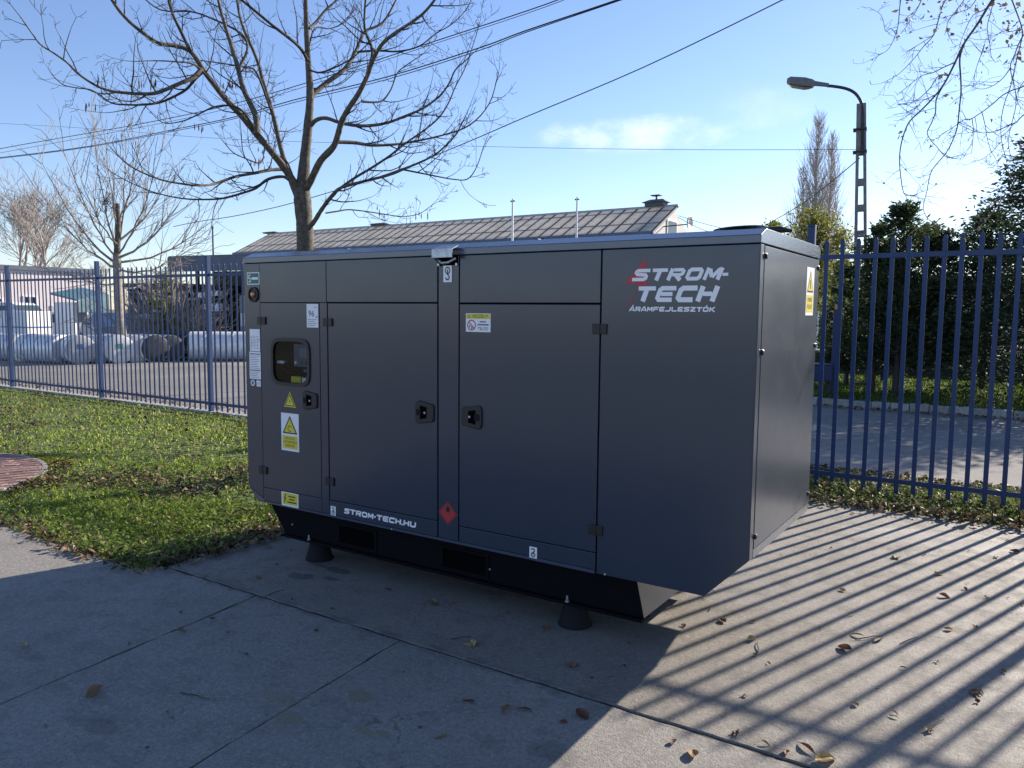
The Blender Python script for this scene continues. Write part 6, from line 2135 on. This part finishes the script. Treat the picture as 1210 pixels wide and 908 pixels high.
# ================================================================== GRASS, WEEDS, LEAVES
def blades(name, xy, z0, hgt, wid, mat, rng, lean=.5, parent=None):
    n_ = len(xy)
    h = hgt * rng.uniform(.45, 1.35, n_)
    az = rng.uniform(0, 2 * np.pi, n_)
    w = wid * rng.uniform(.7, 1.4, n_)
    s_ = np.stack([np.cos(az), np.sin(az), np.zeros(n_)], 1) * w[:, None] / 2
    az2 = rng.uniform(0, 2 * np.pi, n_)
    ln = np.stack([np.cos(az2), np.sin(az2), np.zeros(n_)], 1) * (h * lean * rng.uniform(.2, 1.6, n_))[:, None]
    b = np.concatenate([xy, np.full((n_, 1), z0)], 1)
    mid = b + ln * .35 + np.stack([np.zeros(n_), np.zeros(n_), h * .6], 1)
    tip = b + ln + np.stack([np.zeros(n_), np.zeros(n_), h * rng.uniform(.75, 1.0, n_)], 1)
    v = np.stack([b - s_, b + s_, mid + s_ * .8, mid - s_ * .8, tip], 1).reshape(-1, 3)
    base = np.arange(n_)[:, None] * 5
    loops = (base + np.array([0, 1, 2, 3, 3, 2, 4])).ravel()
    sizes = np.tile([4, 3], n_)
    return np_mesh(name, v, loops, sizes, mat, parent)


def vnoise(xy, s_, seed):
    rng = np.random.default_rng(seed)
    g_ = rng.random((64, 64))
    p = xy / s_
    i = np.floor(p).astype(int)
    f = p - i
    f = f * f * (3 - 2 * f)
    a_ = g_[i[:, 0] % 64, i[:, 1] % 64]
    b_ = g_[(i[:, 0] + 1) % 64, i[:, 1] % 64]
    c_ = g_[i[:, 0] % 64, (i[:, 1] + 1) % 64]
    d_ = g_[(i[:, 0] + 1) % 64, (i[:, 1] + 1) % 64]
    return (a_ * (1 - f[:, 0]) + b_ * f[:, 0]) * (1 - f[:, 1]) + (c_ * (1 - f[:, 0]) + d_ * f[:, 0]) * f[:, 1]


def scatter(x0, x1, y0, y1, dens_fn, cap, rng):
    """points thinned by a density (per square metre) that may fall off with distance"""
    n_ = int((x1 - x0) * (y1 - y0) * cap)
    xy = np.stack([rng.uniform(x0, x1, n_), rng.uniform(y0, y1, n_)], 1)
    return xy[rng.random(n_) < dens_fn(xy) / cap]


cam2 = CAM[:2]
dist = lambda xy: np.linalg.norm(xy - cam2, axis=1)
LEAFBED = [(PG(px, py)[:2], r_) for px, py, r_ in ((255, 572, .40), (225, 580, .40), (150, 565, .45), (115, 570, .3), (285, 560, .4), (60, 572, .3), (195, 572, .35))]


def bed(xy):
    m_ = np.zeros(len(xy))
    for c, r_ in LEAFBED:
        m_ = np.maximum(m_, np.clip(1.25 - np.linalg.norm((xy - c) * [1, 1.0], axis=1) / r_, 0, 1))
    return m_


def out_of_paving(xy, m_=.10):
    return ((xy[:, 0] - PC[0]) ** 2 + (xy[:, 1] - PC[1]) ** 2) > (PR + m_) ** 2


def lawn_edge(xy):                      # soft ragged border to the concrete
    e = vnoise(xy, .11, 5) * .17
    return (xy[:, 1] > -.75 + e) & (xy[:, 0] < -.07 - e * .9) & (xy[:, 1] < 4.26)


rng = np.random.default_rng(101)
d_fn = lambda xy: np.clip(3600 * (4.8 / dist(xy)) ** 1.7, 350, 4200) * (.35 + .9 * vnoise(xy, .55, 1)) * (1 - .85 * bed(xy)) * np.clip(.55 + .6 * vnoise(xy, .16, 3), 0, 1)
xy = scatter(-18, -.10, -.72, 4.26, d_fn, 4300, rng)
xy = xy[lawn_edge(xy) & out_of_paving(xy)]
far = dist(xy) > 7.5
tag(blades('lawn_grass', xy[~far], -.014, .042, .0072, M['grass'], rng, 1.3), kind='stuff')
tag(blades('lawn_grass', xy[far], -.014, .046, .012, M['grass'], rng, .8), kind='stuff')
# lush tufts near the corner and along the fence
tc = [PG(px, py)[:2] for px, py in ((120, 600), (150, 610), (180, 605), (205, 598), (95, 605), (165, 622), (225, 610), (245, 600), (140, 590), (60, 598), (270, 612), (215, 625))]
pts = [np.array(c) + rng.normal(size=(420, 2)) * .13 for c in tc]
xy = np.concatenate(pts)
xy = xy[lawn_edge(xy) & out_of_paving(xy)]
tag(blades('grass_tufts', xy, -.014, .060, .0085, M['grass'], rng, 1.1), kind='stuff')


def ground_leaves(xy, z, size, rng, curl=.5, tilt=.5):
    n_ = len(xy)
    az = rng.uniform(0, 2 * np.pi, n_)
    L_ = size * rng.uniform(.5, 1.4, n_)
    w = L_ * rng.uniform(.35, .7, n_)
    t = rng.normal(size=n_) * tilt
    d = np.stack([np.cos(az), np.sin(az), np.sin(t) * .8], 1)
    s_ = np.stack([-np.sin(az), np.cos(az), rng.normal(size=n_) * tilt], 1)
    b = np.concatenate([xy, (z + rng.random(n_) * .012 + np.abs(np.sin(t)) * L_ * .3)[:, None]], 1)
    up = np.array([0, 0, 1.0]) * (curl * w * rng.uniform(-.2, 1, n_))[:, None]
    a0_ = b - d * L_[:, None] / 2
    a1_ = b + d * L_[:, None] / 2
    m0 = b + s_ * w[:, None] / 2 + up
    m1 = b - s_ * w[:, None] / 2 + up
    v = np.stack([a0_, m1, a1_, m0], 1).reshape(-1, 3)
    base = np.arange(n_)[:, None] * 4
    return v, (base + np.array([0, 1, 2, 0, 2, 3])).ravel(), np.full(2 * n_, 3)


# leaf litter in the grass, thickest in the bed and along the concrete edges
edge_w = lambda xy: np.clip(1.2 - np.abs(xy[:, 1] + .64) / .12, 0, 1) * (vnoise(xy, .25, 8) > .35) + np.clip(1.1 - np.abs(xy[:, 0] + .2) / .2, 0, 1) * .8
l_fn = lambda xy: (60 + 1000 * np.clip(bed(xy) - .1, 0, 1) + 560 * edge_w(xy)) + 150 * (vnoise(xy, .6, 9) > .62) + 800 * np.exp(-((xy[:, 0] + .3) ** 2 + (xy[:, 1] - .6) ** 2) / .55) * (vnoise(xy, .2, 77) > .3)
xy = scatter(-12, -.02, -.78, 4.26, l_fn, 1300, rng)
ring_ = rng.uniform(0, math.pi, 700)
rx = np.stack([PC[0] + (PR + .10 + rng.exponential(.10, 700)) * np.cos(ring_), PC[1] + (PR + .10 + rng.exponential(.10, 700)) * np.sin(ring_)], 1)
xy = np.concatenate([xy, rx[rx[:, 0] > -4.2]])
xy = xy[out_of_paving(xy, .03)]
v, lo_, sz = ground_leaves(xy, .012, .045, rng, .6, .55)
tag(np_mesh('leaf_litter', v, lo_, sz, M['litter']), kind='stuff')
eb = []
for px, py, n_ in ((60, 640, 30), (95, 655, 30), (110, 660, 40), (150, 668, 40), (200, 668, 50), (240, 660, 60), (270, 650, 50), (300, 640, 50), (315, 634, 40), (30, 628, 25)):
    eb.append(np.array(PG(px, py - 6)[:2]) + rng.normal(size=(n_, 2)) * np.array([.10, .06]))
v, lo_, sz = ground_leaves(np.concatenate(eb), .010, .058, rng, .6, .35)
tag(np_mesh('edge_leaves', v, lo_, sz, M['litter']), kind='stuff')
# broad weed leaves near the corner
w_fn = lambda xy: 2300 * np.clip(1.9 * vnoise(xy, .30, 12) - .45, 0, 1) * np.clip(7.6 - dist(xy), 0, 1) * (1 - .8 * bed(xy)) + 350 * (dist(xy) < 9)
xy = scatter(-5, -.10, -.70, 3, w_fn, 3000, rng)
xy = xy[lawn_edge(xy) & out_of_paving(xy)]
v, lo_, sz = ground_leaves(xy, .022, .027, rng, .3, .75)
v[:, 2] += np.repeat(rng.random(len(xy)) ** 2 * .03, 4)
tag(np_mesh('broad_weeds', v, lo_, sz, M['weed']), kind='stuff')
# yellow moss beside the round paving
xy = np.concatenate([np.array(PG(px, py)[:2]) + rng.normal(size=(700, 2)) * np.array([.16, .07]) for px, py in ((52, 545), (62, 549), (44, 541), (72, 547), (36, 569), (28, 572), (44, 566))])
xy = xy[out_of_paving(xy, .04)]
v, lo_, sz = ground_leaves(xy, .004, .020, rng, .4, .5)
tag(np_mesh('yellow_moss', v, lo_, sz, M['moss']), kind='stuff')

# planting strip under the right-hand fence: ivy, grass and brown leaves
strip_edge = lambda xy: xy[:, 1] > 3.70 + .019 * xy[:, 0] + vnoise(xy, .16, 4) * .09 - .03
rng = np.random.default_rng(202)
xy = scatter(-.1, 9.5, 3.62, 5.3, lambda p: 1500 * (.4 + .9 * vnoise(p, .4, 21)), 1900, rng)
xy = xy[strip_edge(xy)]
tag(blades('strip_grass', xy, -.01, .07, .010, M['verge_grass'], rng, .7), kind='stuff')
xy = scatter(-.1, 9.5, 3.62, 5.2, lambda p: 1500 * np.clip(1.5 * vnoise(p, .3, 22) - .1, .1, 1), 1500, rng)
xy = xy[strip_edge(xy)]
v, lo_, sz = ground_leaves(xy, .022, .032, rng, .4, .6)
v[:, 2] += np.repeat(rng.random(len(xy)) ** 2 * .045, 4)
tag(np_mesh('ivy_leaves', v, lo_, sz, M['ivy']), kind='stuff')
xy = scatter(-.1, 9.5, 3.60, 5.4, lambda p: 420 + 1100 * np.clip(1.15 - np.abs(p[:, 1] - 3.76 - .019 * p[:, 0]) / .13, 0, 1) + 500 * (np.abs(p[:, 1] - 5.15) < .2), 1300, rng)
v, lo_, sz = ground_leaves(xy, .02, .050, rng, .6, .6)
tag(np_mesh('leaf_litter', v, lo_, sz, M['litter']), kind='stuff')
# thin grass and leaves along the left fence footing and beyond
xy = scatter(-16, -3, 4.46, 5.3, lambda p: 260 * vnoise(p, .5, 31), 300, rng)
v, lo_, sz = ground_leaves(xy, .0, .05, rng, .5, .5)
tag(np_mesh('leaf_litter', v, lo_, sz, M['litter']), kind='stuff')
# verge grass across the road
rng = np.random.default_rng(303)
xy = scatter(-6.8, 16, 11.8, 19, lambda p: 420 * (.3 + vnoise(p, .8, 41)), 600, rng)
tag(blades('verge_grass', xy, .08, .10, .022, M['verge_grass'], rng, .8), kind='stuff')
xy = scatter(-6, 14, 11.0, 13.5, lambda p: 30 + 220 * np.exp(-((p[:, 1] - 11.45) / .16) ** 2), 260, rng)
zz = np.where(xy[:, 1] > 11.62, .12, .0)
v, lo_, sz = ground_leaves(xy, zz, .07, rng, .5, .4)
tag(np_mesh('leaf_litter', v, lo_, sz, M['litter']), kind='stuff')


# ---- single fallen leaves on the concrete: a few shapes, each leaf a thing
def leaf_mesh(kind, mat, seed):
    rr_ = random.Random(seed)
    if kind == 'lobed':                  # plane or maple like, five points, crumpled
        o = []
        for k_ in range(10):
            a_ = math.pi / 2 + (k_ - 4.5) * .62
            r_ = (1.0 if k_ % 2 else .64) * rr_.uniform(.75, 1.1) * (1.1 if abs(k_ - 4.5) < 2 else .85)
            o.append((r_ * math.cos(a_) * .5, r_ * math.sin(a_) * .5, rr_.uniform(-.02, .26)))
        v = [(0, -.05, .02)] + o
        f = [(0, i, i + 1) for i in range(1, 10)] + [(0, 10, 1)]
    elif kind == 'curl':                 # rolled dry leaf
        v, f = [], []
        for i in range(6):
            t = i / 5
            w_ = .30 * math.sin(math.pi * (.08 + .86 * t))
            for j in range(5):
                a_ = (j - 2) * .62
                v.append((w_ * math.sin(a_) * 1.1, t - .5, .02 + w_ * (1 - math.cos(a_)) * 1.1 + .05 * math.sin(5 * t + seed)))
        for i in range(5):
            for j in range(4):
                f.append((i * 5 + j, i * 5 + j + 1, i * 5 + j + 6, i * 5 + j + 5))
    else:                                # slim ash leaflet
        v, f = [], []
        for i in range(6):
            t = i / 5
            w_ = .16 * math.sin(math.pi * (.06 + .9 * t))
            for s1 in (-1, 0, 1):
                v.append((s1 * w_, t - .5, .02 + abs(s1) * w_ * .5 + .07 * math.sin(3 * t + seed)))
        for i in range(5):
            for j in range(2):
                f.append((i * 3 + j, i * 3 + j + 1, i * 3 + j + 4, i * 3 + j + 3))
    b_ = len(v)
    y0 = min(p[1] for p in v)
    v += [(-.008, y0 - .28, .03), (.008, y0 - .28, .03), (.008, y0 + .1, .02), (-.008, y0 + .1, .02)]
    f.append((b_, b_ + 1, b_ + 2, b_ + 3))
    me_ = bpy.data.meshes.new('fallen_leaf')
    me_.from_pydata(v, [], f)
    me_.materials.append(M[mat])
    me_.update()
    return me_


LM = {(k_, m_, s1): leaf_mesh(k_, m_, s1) for k_ in ('lobed', 'curl', 'slim') for m_ in ('dry_leaf', 'yellow_leaf', 'rust_leaf') for s1 in (1, 2)}


def fallen(px, py, size, kind, mat, label, group=None, s1=1, tilt=.15):
    q = PG(px, py)
    o = bpy.data.objects.new('fallen_leaf', LM[(kind, mat, s1)])
    o.location = (q[0], q[1], .004)
    size *= .72
    o.scale = (size, size, size * rnd.uniform(.8, 1.4))
    o.rotation_euler = (rnd.uniform(-tilt, tilt), rnd.uniform(-tilt, tilt), rnd.uniform(0, 6.28))
    link(o)
    return tag(o, label, 'leaf', group)


FG = 'fallen leaves on the concrete'
for a_ in [(112, 820, .12, 'curl', 'dry_leaf', 'large crumpled tan leaf alone on the left shaded slab'),
           (511, 714, .10, 'curl', 'dry_leaf', 'upright folded tan leaf on the shaded pad under the generator set'),
           (536, 713, .08, 'lobed', 'dry_leaf', 'flat tan leaf right of the upright folded leaf'),
           (558, 762, .12, 'lobed', 'yellow_leaf', 'round yellowish brown leaf just above the long joint'),
           (646, 743, .08, 'curl', 'dry_leaf', 'small tan leaf left of the front rubber foot shadow'),
           (675, 788, .11, 'lobed', 'dry_leaf', 'pale pointed leaf standing on edge near the shadow border'),
           (30, 764, .09, 'slim', 'yellow_leaf', 'narrow orange leaf at the left edge of the shaded slab'),
           (305, 683, .08, 'lobed', 'dry_leaf', 'grey tan leaf on the pad left of the oil stains'),
           (598, 840, .13, 'slim', 'dry_leaf', 'long brown leaflet lying below the long joint'),
           (620, 840, .09, 'slim', 'rust_leaf', 'short brown leaflet right of the long brown leaflet'),
           (553, 830, .10, 'slim', 'rust_leaf', 'dark red leaflet left of the long brown leaflet'),
           (521, 872, .08, 'slim', 'dry_leaf', 'small brown leaflet near the bottom edge on the shaded slab'),
           (688, 846, .11, 'curl', 'rust_leaf', 'dark curled leaf at the sharp shadow corner below the joint'),
           (818, 893, .10, 'curl', 'dry_leaf', 'pale curled leaf at the bottom edge on the sunlit slab'),
           (953, 886, .12, 'slim', 'rust_leaf', 'russet leaf on the joint at the bottom right'),
           (975, 900, .12, 'curl', 'yellow_leaf', 'yellow curled leaf at the bottom edge beside the russet leaf'),
           (1108, 679, .09, 'lobed', 'yellow_leaf', 'bright yellow leaf among the bar shadows'),
           (998, 768, .10, 'curl', 'rust_leaf', 'dark crumpled leaf between two bar shadows'),
           (1012, 752, .10, 'slim', 'dry_leaf', 'pale slim leaf above the dark crumpled leaf'),
           (1038, 757, .12, 'slim', 'rust_leaf', 'dark slim leaf right of the pale slim leaf'),
           (1058, 660, .10, 'lobed', 'dry_leaf', 'tan leaf in the middle of the far sunlit pad'),
           (888, 757, .08, 'curl', 'yellow_leaf', 'small cream leaf near the end of the base frame'),
           (854, 735, .08, 'curl', 'rust_leaf', 'small dark leaf nearest the end of the base frame'),
           (1116, 706, .08, 'curl', 'rust_leaf', 'small dark curled leaf right of the bright yellow leaf below'),
           (1152, 820, .09, 'lobed', 'rust_leaf', 'star shaped dark leaf near the post shadow'),
           (1199, 653, .09, 'curl', 'rust_leaf', 'dark leaf at the right edge close to the planting'),
           (150, 668, .10, 'lobed', 'dry_leaf', 'tan leaf on the concrete at the corner of the lawn')]:
    fallen(*a_[:6], FG, rnd.choice((1, 2)), .2)
NEAR = {(112, 820): 'large crumpled tan leaf', (511, 714): 'upright folded leaf', (536, 713): 'flat tan leaf', (558, 762): 'round yellowish leaf', (646, 743): 'small tan leaf', (675, 788): 'pale pointed leaf', (30, 764): 'narrow orange leaf', (305, 683): 'grey tan leaf', (598, 840): 'long brown leaflet', (620, 840): 'short brown leaflet', (553, 830): 'dark red leaflet', (521, 872): 'small brown leaflet', (688, 846): 'dark curled leaf at the shadow corner', (818, 893): 'pale curled leaf', (953, 886): 'russet leaf on the joint', (975, 900): 'yellow curled leaf', (1108, 679): 'bright yellow leaf', (998, 768): 'dark crumpled leaf', (1012, 752): 'pale slim leaf', (1038, 757): 'dark slim leaf', (1058, 660): 'tan leaf far out on the sunlit pad', (888, 757): 'small cream leaf', (854, 735): 'small dark leaf by the base frame', (1116, 706): 'small dark curled leaf', (1152, 820): 'star shaped dark leaf', (1199, 653): 'dark leaf close to the planting', (150, 668): 'tan leaf at the lawn corner'}
USED = set()


def by_landmark(px, py, what):
    """say which one it is by the nearest larger leaf and the side it lies on; None when that is taken"""
    for (qx, qy), nm in sorted(NEAR.items(), key=lambda t: (t[0][0] - px) ** 2 + (1.6 * (t[0][1] - py)) ** 2)[:3]:
        dx, dy = px - qx, 1.6 * (py - qy)
        far = 'just ' if math.hypot(dx, dy) < 45 else ''
        side = ('right of' if dx > 0 else 'left of') if abs(dx) > abs(dy) else ('below' if dy > 0 else 'above')
        if abs(dx) > .45 * abs(dy) and abs(dy) > .45 * abs(dx):
            side = ('below and ' if dy > 0 else 'above and ') + ('right of' if dx > 0 else 'left of')
        lab = '%s %s%s the %s' % (what, far, side, nm)
        if lab not in USED and len(lab.split()) <= 16:
            USED.add(lab)
            return lab
    return None


SHAPE = {'lobed': 'broken flat', 'slim': 'slim', 'curl': 'curled'}
TONE = {'dry_leaf': 'tan', 'rust_leaf': 'dark brown'}


def scrap(px, py, size, tones, group):
    px, py = px + rnd.uniform(-8, 8), py + rnd.uniform(-5, 5)
    kind, mat = rnd.choice(('lobed', 'slim', 'curl')), rnd.choice(tones)
    lab = by_landmark(px, py, 'small %s %s leaf scrap' % (SHAPE[kind], TONE[mat]))
    if lab:
        fallen(px, py, size, kind, mat, lab, group, rnd.choice((1, 2)), .3)


for px, py in [(800, 690), (827, 712), (840, 700), (815, 745), (882, 735), (900, 772), (916, 787), (968, 747), (930, 655), (945, 612), (985, 652), (1010, 610), (1030, 650), (1012, 590), (1142, 695), (1133, 697), (1150, 740), (1120, 741), (1186, 709), (1190, 743), (1172, 705), (1195, 640), (1160, 827), (1155, 830), (1095, 862), (1055, 846), (1035, 815), (1055, 852), (1010, 832), (880, 820), (857, 850), (870, 872), (910, 878), (925, 895), (800, 880), (1140, 655), (1180, 660), (1090, 655), (995, 700), (963, 705), (1200, 720), (1185, 790), (1110, 780), (1070, 790), (1000, 725)]:
    scrap(px, py, rnd.uniform(.03, .062), ('dry_leaf', 'rust_leaf', 'dry_leaf'), 'leaf scraps on the sunlit concrete')
for px, py in [(210, 720), (218, 742), (195, 838), (201, 853), (160, 765), (345, 705), (390, 722), (285, 770), (275, 752), (372, 748), (460, 700), (562, 690), (578, 694), (690, 800), (697, 807), (718, 803), (640, 880), (500, 865), (245, 735), (330, 672), (344, 652), (316, 652), (180, 880), (60, 860), (420, 780), (480, 800), (640, 700), (600, 720), (740, 762), (660, 855), (730, 790)]:
    scrap(px, py, rnd.uniform(.03, .055), ('dry_leaf', 'rust_leaf'), 'leaf scraps on the shaded concrete')
# a few thin fallen twigs
for i, (px, py, L_) in enumerate([(1025, 755, .16), (1160, 815, .10), (1105, 858, .14), (230, 824, .16), (325, 702, .14), (545, 755, .10), (1075, 758, .16), (895, 765, .14), (840, 720, .10)]):
    q = PG(px, py)
    a_ = rnd.uniform(0, 3.14)
    pts = [np.array([q[0] + (t - .5) * L_ * math.cos(a_) + rnd.uniform(-.006, .006), q[1] + (t - .5) * L_ * math.sin(a_) + rnd.uniform(-.006, .006), .005 + .004 * math.sin(3 * t)]) for t in (0, .25, .5, .75, 1)]
    o = MB().tube(pts, [.0025, .003, .0026, .002, .0014], 5).build('fallen_twig', M['bark_dark'])
    tag(o, by_landmark(px, py, 'thin dark fallen twig') or 'thin dark fallen twig lying by itself on the concrete', 'twig', 'fallen twigs on the concrete')
